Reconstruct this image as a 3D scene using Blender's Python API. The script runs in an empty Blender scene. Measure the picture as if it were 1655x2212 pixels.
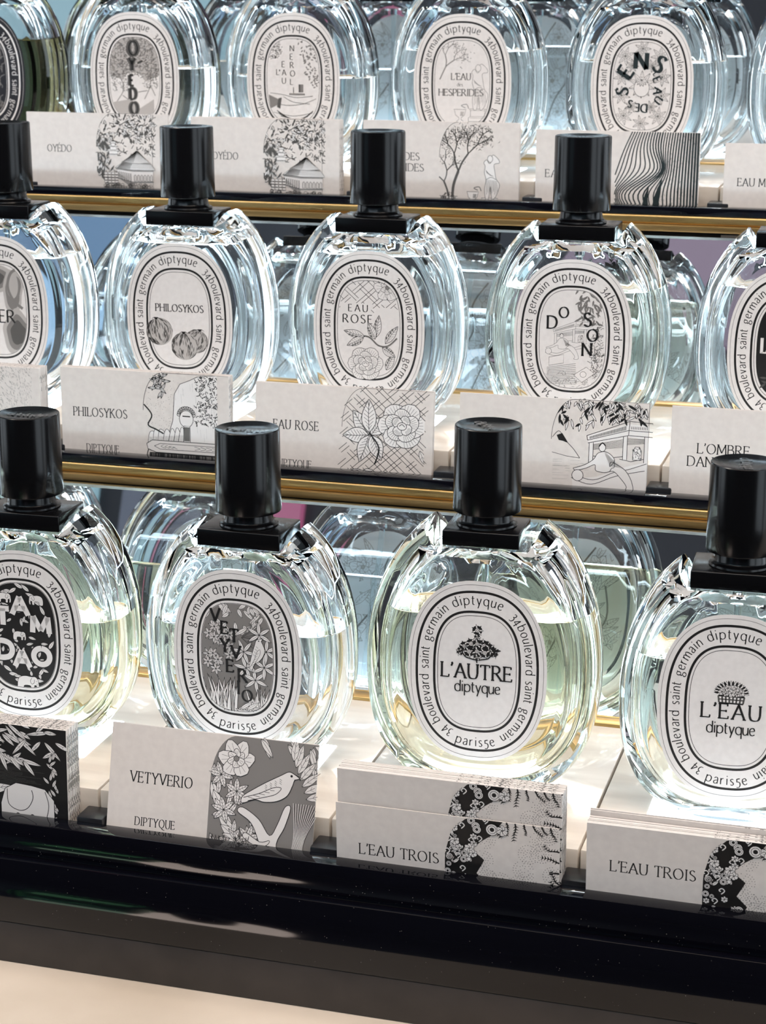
import bpy, bmesh, math, random
from mathutils import Vector, Matrix

random.seed(7)
C = bpy.context.scene.collection
MM = 0.001
ZC = 1.29                       # height of the lens above the floor; the counter top is at 0.90

# ------------------------------------------------------------------ camera
cam_d = bpy.data.cameras.new('camera')
cam = bpy.data.objects.new('camera', cam_d)
C.objects.link(cam)
bpy.context.scene.camera = cam
cam_d.sensor_fit = 'HORIZONTAL'
cam_d.sensor_width = 36.0
cam_d.lens = 4110.0 / 1655.0 * 36.0
cam_d.clip_start = 0.02
cam_d.clip_end = 20.0
R_ = Vector((0.96009502, 0.27967083, 0.0013356))
U_ = Vector((-0.07615194, 0.25682448, 0.9634532))
F_ = Vector((-0.26910674, 0.92510833, -0.26787338))
cam.matrix_world = Matrix(((R_.x, U_.x, -F_.x, 0), (R_.y, U_.y, -F_.y, 0), (R_.z, U_.z, -F_.z, ZC), (0, 0, 0, 1)))
cam_d.dof.use_dof = True
cam_d.dof.focus_distance = 0.79
cam_d.dof.aperture_fstop = 42.0

# ------------------------------------------------------------------ world, exposure, lights
w = bpy.data.worlds.new('world')
bpy.context.scene.world = w
w.use_nodes = True
w.node_tree.nodes['Background'].inputs[0].default_value = (0.55, 0.60, 0.70, 1)
w.node_tree.nodes['Background'].inputs[1].default_value = 0.05
vs = bpy.context.scene.view_settings
vs.view_transform = 'Standard'
vs.look = 'None'
vs.exposure = 0.2
vs.gamma = 1.0
vs.use_curve_mapping = False
cy = bpy.context.scene.cycles
cy.max_bounces = 28
cy.transmission_bounces = 28
cy.glossy_bounces = 6
cy.diffuse_bounces = 3
cy.transparent_max_bounces = 8
cy.use_adaptive_sampling = True
cy.adaptive_threshold = 0.1
cy.adaptive_min_samples = 16
cy.sample_clamp_indirect = 25.0
cy.blur_glossy = 0.6


def area(name, loc, target, sx, sy, power, col):
    d = bpy.data.lights.new(name, 'AREA')
    d.shape = 'RECTANGLE'
    d.size = sx
    d.size_y = sy
    d.energy = power
    d.color = col
    o = bpy.data.objects.new(name, d)
    C.objects.link(o)
    o.location = loc
    o.rotation_euler = (Vector(target) - Vector(loc)).to_track_quat('-Z', 'Y').to_euler()
    return o


# ceiling panels of the shop: one warm over the visitor, one cool further back, a cool cove strip over the front wall
area('ceiling_lamp', (0.1, 0.22, 2.58), (-0.2, 0.8, 0.95), 1.5, 0.9, 29.0, (1.0, 0.85, 0.74))
area('ceiling_lamp', (-1.0, 0.75, 2.66), (-0.3, 0.9, 0.95), 0.5, 0.5, 13.0, (1.0, 0.90, 0.82))
area('cove_lamp', (-0.9, -1.35, 2.66), (-0.9, -1.0, 0.9), 2.4, 0.12, 12.0, (0.72, 0.86, 1.0))

# ------------------------------------------------------------------ materials
def mat(name, col, rough=0.5, metal=0.0, spec=0.5, coat=0.0, coat_rough=0.05, emit=None, es=0.0, trans=0.0, ior=1.5):
    m = bpy.data.materials.new(name)
    m.use_nodes = True
    b = m.node_tree.nodes['Principled BSDF']
    b.inputs['Base Color'].default_value = (*col, 1)
    b.inputs['Roughness'].default_value = rough
    b.inputs['Metallic'].default_value = metal
    b.inputs['Specular IOR Level'].default_value = spec
    b.inputs['Coat Weight'].default_value = coat
    b.inputs['Coat Roughness'].default_value = coat_rough
    b.inputs['IOR'].default_value = ior
    b.inputs['Transmission Weight'].default_value = trans
    if emit:
        b.inputs['Emission Color'].default_value = (*emit, 1)
        b.inputs['Emission Strength'].default_value = es
    return m


def noise_tint(m, c1, c2, scale, stretch=(1, 1, 1), detail=4.0, rough_var=None, bump=0.0):
    nt = m.node_tree
    b = nt.nodes['Principled BSDF']
    tc = nt.nodes.new('ShaderNodeTexCoord')
    mp = nt.nodes.new('ShaderNodeMapping')
    mp.inputs['Scale'].default_value = stretch
    n = nt.nodes.new('ShaderNodeTexNoise')
    n.inputs['Scale'].default_value = scale
    n.inputs['Detail'].default_value = detail
    r = nt.nodes.new('ShaderNodeValToRGB')
    r.color_ramp.elements[0].position = 0.35
    r.color_ramp.elements[1].position = 0.65
    r.color_ramp.elements[0].color = (*c1, 1)
    r.color_ramp.elements[1].color = (*c2, 1)
    nt.links.new(tc.outputs['Object'], mp.inputs[0])
    nt.links.new(mp.outputs[0], n.inputs['Vector'])
    nt.links.new(n.outputs[0], r.inputs[0])
    nt.links.new(r.outputs[0], b.inputs['Base Color'])
    if bump:
        bp = nt.nodes.new('ShaderNodeBump')
        bp.inputs['Strength'].default_value = bump
        bp.inputs['Distance'].default_value = 0.0004
        nt.links.new(n.outputs[0], bp.inputs['Height'])
        nt.links.new(bp.outputs[0], b.inputs['Normal'])
    return m


def glass(name, col, ior):
    m = bpy.data.materials.new(name)
    m.use_nodes = True
    nt = m.node_tree
    nt.nodes.remove(nt.nodes['Principled BSDF'])
    g = nt.nodes.new('ShaderNodeBsdfGlass')
    g.inputs['Color'].default_value = (*col, 1)
    g.inputs['Roughness'].default_value = 0.0
    g.inputs['IOR'].default_value = ior
    nt.links.new(g.outputs[0], nt.nodes['Material Output'].inputs['Surface'])
    return m


M = {}
M['glass'] = glass('clear_glass', (0.996, 1.0, 1.0), 1.5)
M['dark_glass'] = glass('black_tinted_glass', (0.50, 0.48, 0.46), 1.5)
M['liq_clear'] = glass('clear_liquid', (0.997, 1.0, 0.998), 1.345)
M['liq_green'] = glass('pale_green_liquid', (0.994, 0.998, 0.965), 1.345)
M['liq_yellow'] = glass('pale_yellow_liquid', (0.995, 0.985, 0.90), 1.345)
M['liq_olive'] = glass('olive_liquid', (0.36, 0.34, 0.24), 1.345)
M['tube'] = glass('clear_plastic', (0.93, 0.97, 0.98), 1.18)
M['black'] = mat('black_gloss_plastic', (0.003, 0.003, 0.0035), 0.2, spec=0.26)
M['black_soft'] = mat('black_satin_plastic', (0.012, 0.012, 0.014), 0.28)
M['acrylic'] = mat('black_gloss_acrylic', (0.002, 0.002, 0.004), 0.06, spec=0.42)
M['plinth'] = noise_tint(mat('dark_brown_satin_plinth', (0.03, 0.025, 0.022), 0.5), (0.026, 0.021, 0.019), (0.036, 0.029, 0.026), 60)
M['gold'] = noise_tint(mat('brushed_brass', (0.62, 0.42, 0.16), 0.36, metal=1.0), (0.42, 0.27, 0.10), (0.56, 0.38, 0.16), 30, (1, 12, 12), bump=0.12)
M['gold_dark'] = noise_tint(mat('dark_brass', (0.3, 0.2, 0.08), 0.42, metal=0.8), (0.22, 0.14, 0.05), (0.34, 0.23, 0.10), 22, (1, 10, 10), bump=0.1)  # darker brass tone for the fascia
M['mirror'] = mat('mirror_silver', (0.90, 0.93, 0.94), 0.012, metal=1.0)
M['mirror_edge'] = mat('mirror_bevel', (0.60, 0.66, 0.68), 0.12, metal=0.7)
M['tile'] = noise_tint(mat('cream_glazed_tile', (0.80, 0.72, 0.62), 0.28, coat=0.5), (0.60, 0.53, 0.455), (0.74, 0.67, 0.585), 26, (0.5, 3.0, 3.0), bump=0.25)
M['lightbox'] = mat('lit_opal_panel', (0.85, 0.9, 0.95), 0.3, emit=(0.66, 0.86, 1.0), es=12.0)
M['counter'] = noise_tint(mat('cream_stone_counter', (0.6, 0.52, 0.44), 0.35), (0.50, 0.42, 0.335), (0.60, 0.515, 0.425), 14, (1, 1, 1), 8, bump=0.2)
M['paper'] = noise_tint(mat('label_paper', (0.74, 0.70, 0.68), 0.55), (0.72, 0.685, 0.665), (0.76, 0.725, 0.705), 400)
M['card'] = noise_tint(mat('card_stock', (0.66, 0.60, 0.56), 0.7), (0.64, 0.585, 0.55), (0.68, 0.625, 0.585), 300)
M['ink'] = mat('black_ink', (0.008, 0.007, 0.007), 0.45)
M['ink_mid'] = mat('grey_ink', (0.09, 0.085, 0.08), 0.5)
M['ink_soft'] = mat('soft_grey_ink', (0.21, 0.195, 0.185), 0.5)
M['ink_pale'] = mat('pale_grey_ink', (0.45, 0.42, 0.40), 0.5)
M['white'] = mat('white_print', (0.74, 0.705, 0.685), 0.55)
M['navy'] = mat('deep_green_black_ink', (0.012, 0.022, 0.024), 0.5)
M['paper_back'] = mat('label_reverse', (0.90, 0.94, 0.97), 0.6)
for k_ in ('paper_back',):
    nt_ = M[k_].node_tree
    p_ = nt_.nodes['Principled BSDF']
    tr_ = nt_.nodes.new('ShaderNodeBsdfTranslucent')
    tr_.inputs[0].default_value = (0.85, 0.88, 0.90, 1)
    mx_ = nt_.nodes.new('ShaderNodeMixShader')
    mx_.inputs[0].default_value = 0.15
    nt_.links.new(p_.outputs[0], mx_.inputs[1])
    nt_.links.new(tr_.outputs[0], mx_.inputs[2])
    nt_.links.new(mx_.outputs[0], nt_.nodes['Material Output'].inputs['Surface'])
M['dark_paper'] = mat('black_label', (0.015, 0.014, 0.018), 0.4)
INKS = ['ink', 'ink_mid', 'ink_soft', 'ink_pale', 'white', 'navy']

# ------------------------------------------------------------------ object helpers
def link(name, me, parent=None, mats=()):
    for m in mats:
        me.materials.append(M[m] if isinstance(m, str) else m)
    o = bpy.data.objects.new(name, me)
    C.objects.link(o)
    if parent:
        o.parent = parent
    return o


def empty(name, label, cat, loc=(0, 0, 0), rz=0.0, group=None):
    o = bpy.data.objects.new(name, None)
    o.empty_display_size = 0.01
    C.objects.link(o)
    o.location = loc
    o.rotation_euler = (0, 0, rz)
    o['label'] = label
    o['category'] = cat
    if group:
        o['group'] = group
    return o


def bm_mesh(bm, name, smooth_angle=None):
    bmesh.ops.recalc_face_normals(bm, faces=bm.faces)
    me = bpy.data.meshes.new(name)
    bm.to_mesh(me)
    bm.free()
    if smooth_angle is not None:
        for p in me.polygons:
            p.use_smooth = True
        me.set_sharp_from_angle(angle=math.radians(smooth_angle))
    return me


def box_bm(x0, x1, y0, y1, z0, z1, bev=0.0, seg=2):
    bm = bmesh.new()
    vs_ = [bm.verts.new(((x0, x1)[i & 1], (y0, y1)[(i >> 1) & 1], (z0, z1)[(i >> 2) & 1])) for i in range(8)]
    for f in ((0, 1, 3, 2), (4, 6, 7, 5), (0, 4, 5, 1), (2, 3, 7, 6), (0, 2, 6, 4), (1, 5, 7, 3)):
        bm.faces.new([vs_[i] for i in f])
    if bev:
        bmesh.ops.bevel(bm, geom=list(bm.edges), offset=bev, segments=seg, profile=0.5, affect='EDGES')
    return bm


def box(name, x0, x1, y0, y1, z0, z1, m, parent=None, bev=0.0, seg=2):
    me = bm_mesh(box_bm(x0, x1, y0, y1, z0, z1, bev, seg), name, 40 if bev else None)
    return link(name, me, parent, [m])


def lathe_mesh(name, prof, n=64):
    bm = bmesh.new()
    rings = []
    for r, z in prof:
        if r < 1e-9:
            rings.append([bm.verts.new((0, 0, z))])
        else:
            rings.append([bm.verts.new((r * math.cos(2 * math.pi * k / n), r * math.sin(2 * math.pi * k / n), z)) for k in range(n)])
    for a, b in zip(rings, rings[1:]):
        for k in range(n):
            k2 = (k + 1) % n
            if len(a) == 1 and len(b) > 1:
                bm.faces.new((a[0], b[k], b[k2]))
            elif len(b) == 1 and len(a) > 1:
                bm.faces.new((a[k], a[k2], b[0]))
            elif len(a) > 1:
                bm.faces.new((a[k], a[k2], b[k2], b[k]))
    return bm_mesh(bm, name, 35)


# ------------------------------------------------------------------ flat printing: a small 2-D canvas (millimetres) turned into a thin mesh
def catmull(p, n=6, closed=False):
    if len(p) < 3:
        return p
    out = []
    L = len(p)
    rng = range(L) if closed else range(L - 1)
    for i in rng:
        if closed:
            a, b, c, d = p[(i - 1) % L], p[i], p[(i + 1) % L], p[(i + 2) % L]
        else:
            a, b, c, d = p[max(i - 1, 0)], p[i], p[i + 1], p[min(i + 2, L - 1)]
        for k in range(n):
            t = k / n
            out.append(tuple(0.5 * (2 * b[j] + (c[j] - a[j]) * t + (2 * a[j] - 5 * b[j] + 4 * c[j] - d[j]) * t * t + (3 * b[j] - a[j] - 3 * c[j] + d[j]) * t ** 3) for j in (0, 1)))
    out.append(p[0] if closed else p[-1])
    return out


def ell(cx, cy, a, b, n=28, rot=0.0, p=2.0):
    o = []
    for k in range(n):
        t = 2 * math.pi * k / n
        c, s = math.cos(t), math.sin(t)
        x = a * math.copysign(abs(c) ** (2 / p), c)
        y = b * math.copysign(abs(s) ** (2 / p), s)
        o.append((cx + x * math.cos(rot) - y * math.sin(rot), cy + x * math.sin(rot) + y * math.cos(rot)))
    return o


def inset(poly, d):
    """offset of a closed curve (counter-clockwise) inwards by d"""
    n = len(poly)
    out = []
    for i in range(n):
        ax, ay = poly[i - 1]
        bx, by = poly[(i + 1) % n]
        dx, dy = bx - ax, by - ay
        l = math.hypot(dx, dy) or 1
        out.append((poly[i][0] - dy / l * d, poly[i][1] + dx / l * d))
    return out


class Canvas:
    def __init__(self, clip=None):
        self.v, self.f, self.m = [], [], []
        self.z = 0
        self.clip = clip          # convex counter-clockwise polygon
        self.T = (0.0, 0.0, 1.0, 0.0)

    def tr(self, p):
        x, y, s, r = self.T
        c, n = math.cos(r) * s, math.sin(r) * s
        return (x + p[0] * c - p[1] * n, y + p[0] * n + p[1] * c)

    def inside(self, p):
        if not self.clip:
            return True
        q = self.clip
        for i in range(len(q)):
            a, b = q[i - 1], q[i]
            if (b[0] - a[0]) * (p[1] - a[1]) - (b[1] - a[1]) * (p[0] - a[0]) < -1e-7:
                return False
        return True

    def cut(self, poly):
        if not self.clip:
            return poly
        q = self.clip
        out = poly
        for i in range(len(q)):
            a, b = q[i - 1], q[i]
            side = lambda p: (b[0] - a[0]) * (p[1] - a[1]) - (b[1] - a[1]) * (p[0] - a[0])
            new = []
            for k in range(len(out)):
                s, e = out[k - 1], out[k]
                ds, de = side(s), side(e)
                if (ds >= 0) != (de >= 0):
                    t = ds / (ds - de)
                    new.append((s[0] + (e[0] - s[0]) * t, s[1] + (e[1] - s[1]) * t))
                if de >= 0:
                    new.append(e)
            out = new
            if len(out) < 3:
                return []
        return out

    def add(self, poly, m, z):
        if len(poly) < 3:
            return
        b = len(self.v)
        self.v += [(x, y, z) for x, y in poly]
        self.f.append(list(range(b, b + len(poly))))
        self.m.append(m)

    def fill(self, poly, m='white', lift=True, raw=False):
        if lift:
            self.z += 1
        p = [self.tr(q) for q in poly]
        if not raw:
            p = self.cut(p)
        q = []
        for a in p:
            if not q or math.hypot(a[0] - q[-1][0], a[1] - q[-1][1]) > 1e-5:
                q.append(a)
        if len(q) > 2 and math.hypot(q[0][0] - q[-1][0], q[0][1] - q[-1][1]) < 1e-5:
            q.pop()
        self.add(q, INKS.index(m), self.z)

    def line(self, pts, wd=0.12, m='ink', smooth=False, closed=False, taper=False, nib=None):
        if smooth:
            pts = catmull(pts, 5, closed)
        elif closed:
            pts = list(pts) + [pts[0]]
        p = [self.tr(q) for q in pts]
        n = len(p)
        L, Rr = [], []
        if not nib and wd < .6:
            wd *= 1.4
        for i in range(n):
            a = p[max(i - 1, 0)]
            b = p[min(i + 1, n - 1)]
            dx, dy = b[0] - a[0], b[1] - a[1]
            l = math.hypot(dx, dy) or 1e-9
            h = wd / 2
            if nib:
                thin, thick, ang = nib
                th = math.atan2(dy, dx) - self.T[3] - ang
                h = (thin + (thick - thin) * abs(math.sin(th))) / 2
            if taper:
                t = i / (n - 1)
                h *= max(0.15, 1 - t) if taper == 1 else max(0.15, math.sin(math.pi * min(max(t, 0.03), 0.97)))
            nx, ny = -dy / l * h, dx / l * h
            L.append((p[i][0] + nx, p[i][1] + ny))
            Rr.append((p[i][0] - nx, p[i][1] - ny))
        mi = INKS.index(m)
        for i in range(n - 1):
            mid = ((p[i][0] + p[i + 1][0]) / 2, (p[i][1] + p[i + 1][1]) / 2)
            if self.inside(mid):
                self.add([L[i], Rr[i], Rr[i + 1], L[i + 1]], mi, self.z + 0.5)

    def shape(self, pts, fillm='white', wd=0.14, inkm='ink', smooth=False):
        q = catmull(pts, 4, True)[:-1] if smooth else pts
        self.fill(q, fillm)
        if wd:
            self.line(q, wd, inkm, closed=True)

    def dots(self, pts, r, m='ink'):
        mi = INKS.index(m)
        for x, y in pts:
            c = self.tr((x, y))
            if self.inside(c):
                self.add([(c[0] + r * math.cos(k * math.pi / 3 + .4), c[1] + r * math.sin(k * math.pi / 3 + .4)) for k in range(6)], mi, self.z + 0.5)

    def mesh(self, name, flip=False, eps=2.2e-6, mats=None, base=0.0):
        """XZ plane, facing -Y; flip = seen from behind (+Y)"""
        me = bpy.data.meshes.new(name)
        s = 1 if flip else -1
        me.from_pydata([(x * MM, s * (base + z * eps), y * MM) for x, y, z in self.v], [], self.f)
        for nme in (mats or INKS):
            me.materials.append(M[nme])
        me.polygons.foreach_set('material_index', self.m)
        me.update()
        return me


# ------------------------------------------------------------------ stroke lettering (skeletons swept with a broad nib)
def el(cx, cy, a, b, t0=90, t1=450, n=14):
    return [(cx + a * math.cos(math.radians(t0 + (t1 - t0) * k / n)), cy + b * math.sin(math.radians(t0 + (t1 - t0) * k / n))) for k in range(n + 1)]


S, L_ = 'S', 'L'
_b = (S, [(0, .72), (.18, .95), (.42, 1), (.68, .82), (.74, .5), (.66, .16), (.4, 0), (.16, .04), (0, .22)])
_d = (S, [(.72, .72), (.54, .95), (.3, 1), (.06, .82), (0, .5), (.08, .16), (.32, 0), (.56, .04), (.72, .22)])
GLY = {
    'a': (.62, [(S, [(.06, .84), (.22, 1), (.46, .97), (.56, .72)]), (L_, [(.56, .74), (.56, 0)]), (S, [(.56, .6), (.3, .52), (.05, .36), (.04, .1), (.22, -.01), (.42, .06), (.56, .22)])]),
    'b': (.76, [(L_, [(0, 1.55), (0, 0)]), _b]),
    'd': (.72, [(L_, [(.72, 1.55), (.72, 0)]), _d]),
    'e': (.66, [(L_, [(.02, .52), (.62, .62)]), (S, [(.62, .62), (.54, .9), (.32, 1), (.08, .84), (0, .5), (.1, .14), (.36, 0), (.64, .16)])]),
    'g': (.7, [(S, el(.3, .68, .28, .31)), (S, [(.14, .4), (.04, .24), (.22, .1), (.56, .02), (.66, -.22), (.46, -.46), (.14, -.44), (0, -.22), (.18, .02)]), (L_, [(.5, .9), (.72, 1.0)])]),
    'i': (.16, [(L_, [(.08, 1), (.08, 0)]), (L_, [(.04, 1.33), (.14, 1.44)])]),
    'l': (.16, [(L_, [(.08, 1.55), (.08, 0)])]),
    'm': (1.12, [(L_, [(0, 1), (0, 0)]), (S, [(0, .66), (.2, .96), (.42, .98), (.55, .7)]), (L_, [(.56, .74), (.56, 0)]), (S, [(.56, .66), (.76, .96), (.98, .98), (1.11, .7)]), (L_, [(1.12, .74), (1.12, 0)])]),
    'n': (.6, [(L_, [(0, 1), (0, 0)]), (S, [(0, .66), (.22, .96), (.45, .98), (.59, .7)]), (L_, [(.6, .74), (.6, 0)])]),
    'o': (.74, [(S, el(.37, .5, .37, .5))]),
    'p': (.76, [(L_, [(0, 1.05), (0, -.55)]), _b]),
    'q': (.72, [(L_, [(.72, 1), (.72, -.55)]), _d]),
    'r': (.4, [(L_, [(0, 1), (0, 0)]), (S, [(0, .62), (.18, .92), (.42, .98)])]),
    's': (.46, [(S, [(.42, .9), (.24, 1), (.05, .86), (.08, .64), (.34, .44), (.44, .2), (.26, 0), (0, .08)])]),
    't': (.36, [(L_, [(.1, 1.35), (.1, .3)]), (S, [(.1, .3), (.18, .03), (.38, .04)]), (L_, [(-.08, 1), (.36, 1)])]),
    'u': (.62, [(S, [(0, 1), (0, .36), (.12, .04), (.36, .02), (.62, .3)]), (L_, [(.62, 1), (.62, 0)])]),
    'v': (.62, [(L_, [(0, 1), (.31, 0)]), (L_, [(.31, 0), (.62, 1)])]),
    'y': (.62, [(L_, [(0, 1), (.33, 0)]), (L_, [(.64, 1), (.16, -.52)])]),
    '3': (.5, [(S, [(.04, .95), (.22, 1.1), (.44, .98), (.4, .66), (.14, .5)]), (S, [(.14, .5), (.44, .42), (.52, .08), (.34, -.28), (.02, -.34)])]),
    '4': (.72, [(L_, [(.5, 1.05), (0, .1)]), (L_, [(0, .1), (.72, .1)]), (L_, [(.5, 1.05), (.5, -.4)])]),
    '5': (.5, [(L_, [(.12, .98), (.56, 1.02)]), (L_, [(.12, 1.04), (.56, 1.08)]), (L_, [(.12, 1.05), (.08, .5)]), (S, [(.08, .5), (.3, .54), (.5, .34), (.48, -.06), (.26, -.34), (-.04, -.3)])]),
    "'": (.06, [(S, [(.02, 1.04), (.08, .96), (.0, .78)])]),
    'A': (.76, [(L_, [(0, 0), (.37, 1)]), (L_, [(.37, 1), (.76, 0)]), (L_, [(.13, .36), (.62, .36)])]),
    'B': (.56, [(L_, [(0, 1), (0, 0)]), (S, [(0, 1), (.3, 1), (.46, .86), (.44, .64), (.26, .53), (0, .53)]), (S, [(0, .53), (.34, .53), (.56, .38), (.52, .12), (.3, 0), (0, 0)])]),
    'C': (.72, [(S, [(.7, .84), (.46, 1), (.14, .88), (0, .5), (.12, .12), (.44, 0), (.7, .14)])]),
    'D': (.74, [(L_, [(0, 1), (0, 0)]), (S, [(0, 1), (.32, 1), (.62, .86), (.74, .5), (.62, .14), (.32, 0), (0, 0)])]),
    'E': (.5, [(L_, [(0, 1), (0, 0)]), (L_, [(0, 1), (.48, 1)]), (L_, [(0, .52), (.4, .52)]), (L_, [(0, 0), (.52, 0)])]),
    'F': (.46, [(L_, [(0, 1), (0, 0)]), (L_, [(0, 1), (.48, 1)]), (L_, [(0, .5), (.38, .5)])]),
    'H': (.68, [(L_, [(0, 1), (0, 0)]), (L_, [(.68, 1), (.68, 0)]), (L_, [(0, .52), (.68, .52)])]),
    'I': (.16, [(L_, [(.08, 1), (.08, 0)])]),
    'K': (.62, [(L_, [(0, 1), (0, 0)]), (L_, [(.54, 1), (0, .46)]), (L_, [(.16, .6), (.64, 0)])]),
    'L': (.46, [(L_, [(0, 1), (0, 0)]), (L_, [(0, 0), (.5, 0)])]),
    'M': (.86, [(L_, [(.06, 1), (0, 0)]), (L_, [(.06, 1), (.43, .14)]), (L_, [(.43, .14), (.8, 1)]), (L_, [(.8, 1), (.86, 0)])]),
    'N': (.7, [(L_, [(0, 1), (0, 0)]), (L_, [(0, 1), (.7, 0)]), (L_, [(.7, 0), (.7, 1)])]),
    'O': (.84, [(S, el(.42, .5, .42, .5))]),
    'P': (.5, [(L_, [(0, 1), (0, 0)]), (S, [(0, 1), (.3, 1), (.5, .84), (.48, .58), (.28, .44), (0, .44)])]),
    'Q': (.84, [(S, el(.42, .5, .42, .5)), (S, [(.4, .02), (.6, -.18), (.95, -.24)])]),
    'R': (.62, [(L_, [(0, 1), (0, 0)]), (S, [(0, 1), (.3, 1), (.48, .86), (.46, .62), (.26, .5), (0, .5)]), (L_, [(.24, .5), (.64, 0)])]),
    'S': (.5, [(S, [(.45, .88), (.26, 1), (.05, .88), (.06, .66), (.26, .53), (.46, .38), (.5, .16), (.28, 0), (0, .12)])]),
    'T': (.66, [(L_, [(.33, 1), (.33, 0)]), (L_, [(0, 1), (.66, 1)])]),
    'U': (.66, [(L_, [(0, 1), (0, .34)]), (S, [(0, .34), (.1, .06), (.33, -.01), (.56, .06), (.66, .34)]), (L_, [(.66, .34), (.66, 1)])]),
    'V': (.74, [(L_, [(0, 1), (.38, 0)]), (L_, [(.38, 0), (.74, 1)])]),
    'Y': (.64, [(L_, [(0, 1), (.32, .48)]), (L_, [(.66, 1), (.32, .48)]), (L_, [(.32, .48), (.32, 0)])]),
}
GLY['É'] = (GLY['E'][0], GLY['E'][1] + [(L_, [(.2, 1.12), (.38, 1.3)])])


def glyph(cv, ch, x, y, size, bold=1.0, serif=False, m='ink', rot=0.0, wx=1.0):
    """draws one glyph; returns its advance width without spacing"""
    gw, st = GLY[ch]
    keep = cv.T
    cx, cyy, s0, r0 = keep
    px, py = cv.tr((x, y))
    cv.T = (px, py, s0 * size, r0 + rot)
    sc = s0 * size
    lower = ch.islower() or ch in '345'
    thick = (.17 if lower else .155) * bold * sc
    thin = (.10 if lower else .062) * max(bold, .8) * sc * (1 + .1 * (bold - 1))
    for kind, pts in st:
        pts = [(px_ * wx, py_) for px_, py_ in pts]
        cv.line(pts, 1, m, smooth=(kind == S), nib=(thin, thick, math.radians(12)))
        if serif and kind == L_ and not lower:
            (x0, y0), (x1, y1) = pts[0], pts[-1]
            vert = abs(y1 - y0) > abs(x1 - x0) * .8
            if vert:
                for ex, ey in ((x0, y0), (x1, y1)):
                    if abs(ey) < .02 or abs(ey - 1) < .02:
                        if ch in 'AMVN' and ((ch == 'A' and ey > .5) or (ch == 'V' and ey < .5) or (ch == 'N' and ex > .5 and ey < .5)):
                            continue
                        cv.line([(ex - .11, ey), (ex + .11, ey)], thin * 1.05, m)
            elif ch in 'EFLTÉ' and y0 == y1:
                ends = [x1] if ch != 'T' else [x0, x1]
                for ex in ends:
                    if y0 > .9:
                        cv.line([(ex, 1.02), (ex, .84)], thin * 1.2, m)
                    elif y0 < .1:
                        cv.line([(ex, -.02), (ex + .03, .18)], thin * 1.2, m)
                    else:
                        cv.line([(ex, y0 - .08), (ex, y0 + .08)], thin * 1.2, m)
    cv.T = keep
    return gw * wx * size


def text_w(t, size, track, wx=1.0):
    w_ = 0
    for ch in t:
        w_ += (.42 * size if ch == ' ' else GLY[ch][0] * wx * size + track * size)
    return w_ - track * size


def text(cv, t, x, y, size, track=.3, center=False, fit=None, z=True, **k):
    wx = k.get('wx', 1.0)
    if fit:
        w0 = sum(GLY[c][0] for c in t if c != ' ') * size
        room = fit - .21 * size * (len(t) - 1) - .3 * size * t.count(' ')
        if room < w0:
            wx = k['wx'] = max(.6, room / w0)
        track += (fit - text_w(t, size, track, wx)) / size / max(1, len(t) - 1)
    if center:
        x -= text_w(t, size, track, wx) / 2
    if z:
        cv.z += 1
    for ch in t:
        if ch == ' ':
            x += .42 * size
            continue
        x += glyph(cv, ch, x, y, size, **k) + track * size


# ------------------------------------------------------------------ the label frame (all labels share it)
LW, LH, LP = 28.3, 38.0, 2.32        # half width, half height, superellipse power
LABEL = ell(0, 0, LW, LH, 120, p=LP)
FIELD = ell(0, 0, 15.8, 23.4, 90, p=2.8)


def arc_table(curve):
    """cumulative length along a closed curve given clockwise from the top"""
    acc = [0.0]
    for i in range(1, len(curve) + 1):
        a, b = curve[i - 1], curve[i % len(curve)]
        acc.append(acc[-1] + math.hypot(b[0] - a[0], b[1] - a[1]))
    return acc


def ring(cv, curve, acc, t, s0, s1, size, outward=True, m='ink', bold=1.0):
    """text between arc positions s0..s1 (fractions, clockwise from the top); outward=False reads with its feet outside"""
    tot = acc[-1]
    n = len(curve)

    def at(s):
        s = (s % 1.0) * tot
        lo = 0
        hi = n
        while hi - lo > 1:
            mid = (lo + hi) // 2
            if acc[mid] <= s:
                lo = mid
            else:
                hi = mid
        f = (s - acc[lo]) / max(acc[lo + 1] - acc[lo], 1e-9)
        a, b = curve[lo % n], curve[(lo + 1) % n]
        return (a[0] + (b[0] - a[0]) * f, a[1] + (b[1] - a[1]) * f), math.atan2(b[1] - a[1], b[0] - a[0])
    widths = [(.5 if ch == ' ' else GLY[ch][0]) * size for ch in t]
    span = abs(s1 - s0) * tot
    track = (span - sum(widths)) / (len(t) - 1)
    pos = 0.0
    for ch, wd in zip(t, widths):
        if ch != ' ':
            mid = pos + wd / 2
            s = s0 + (mid / tot) * (1 if s1 > s0 else -1)
            (px, py), ang = at(s)
            if not outward:
                ang += math.pi
            c, sn = math.cos(ang), math.sin(ang)
            gx, gy = px - wd / 2 * c, py - wd / 2 * sn
            glyph(cv, ch, gx, gy, size, rot=ang, m=m, bold=bold)
        pos += wd + track


def frame_canvas(inkm='ink'):
    cv = Canvas()
    cv.line(ell(0, 0, 27.0, 36.4, 140, p=2.36), .12, 'ink_mid' if inkm == 'ink' else inkm, closed=True)
    cv.line(ell(0, 0, 24.6, 33.5, 140, p=2.42), 1.0, inkm, closed=True)
    cv.line(ell(0, 0, 17.4, 25.2, 120, p=2.75), 1.0, inkm, closed=True)
    cv.line(ell(0, 0, 16.0, 23.6, 120, p=2.8), .16, inkm, closed=True)
    return cv


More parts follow.
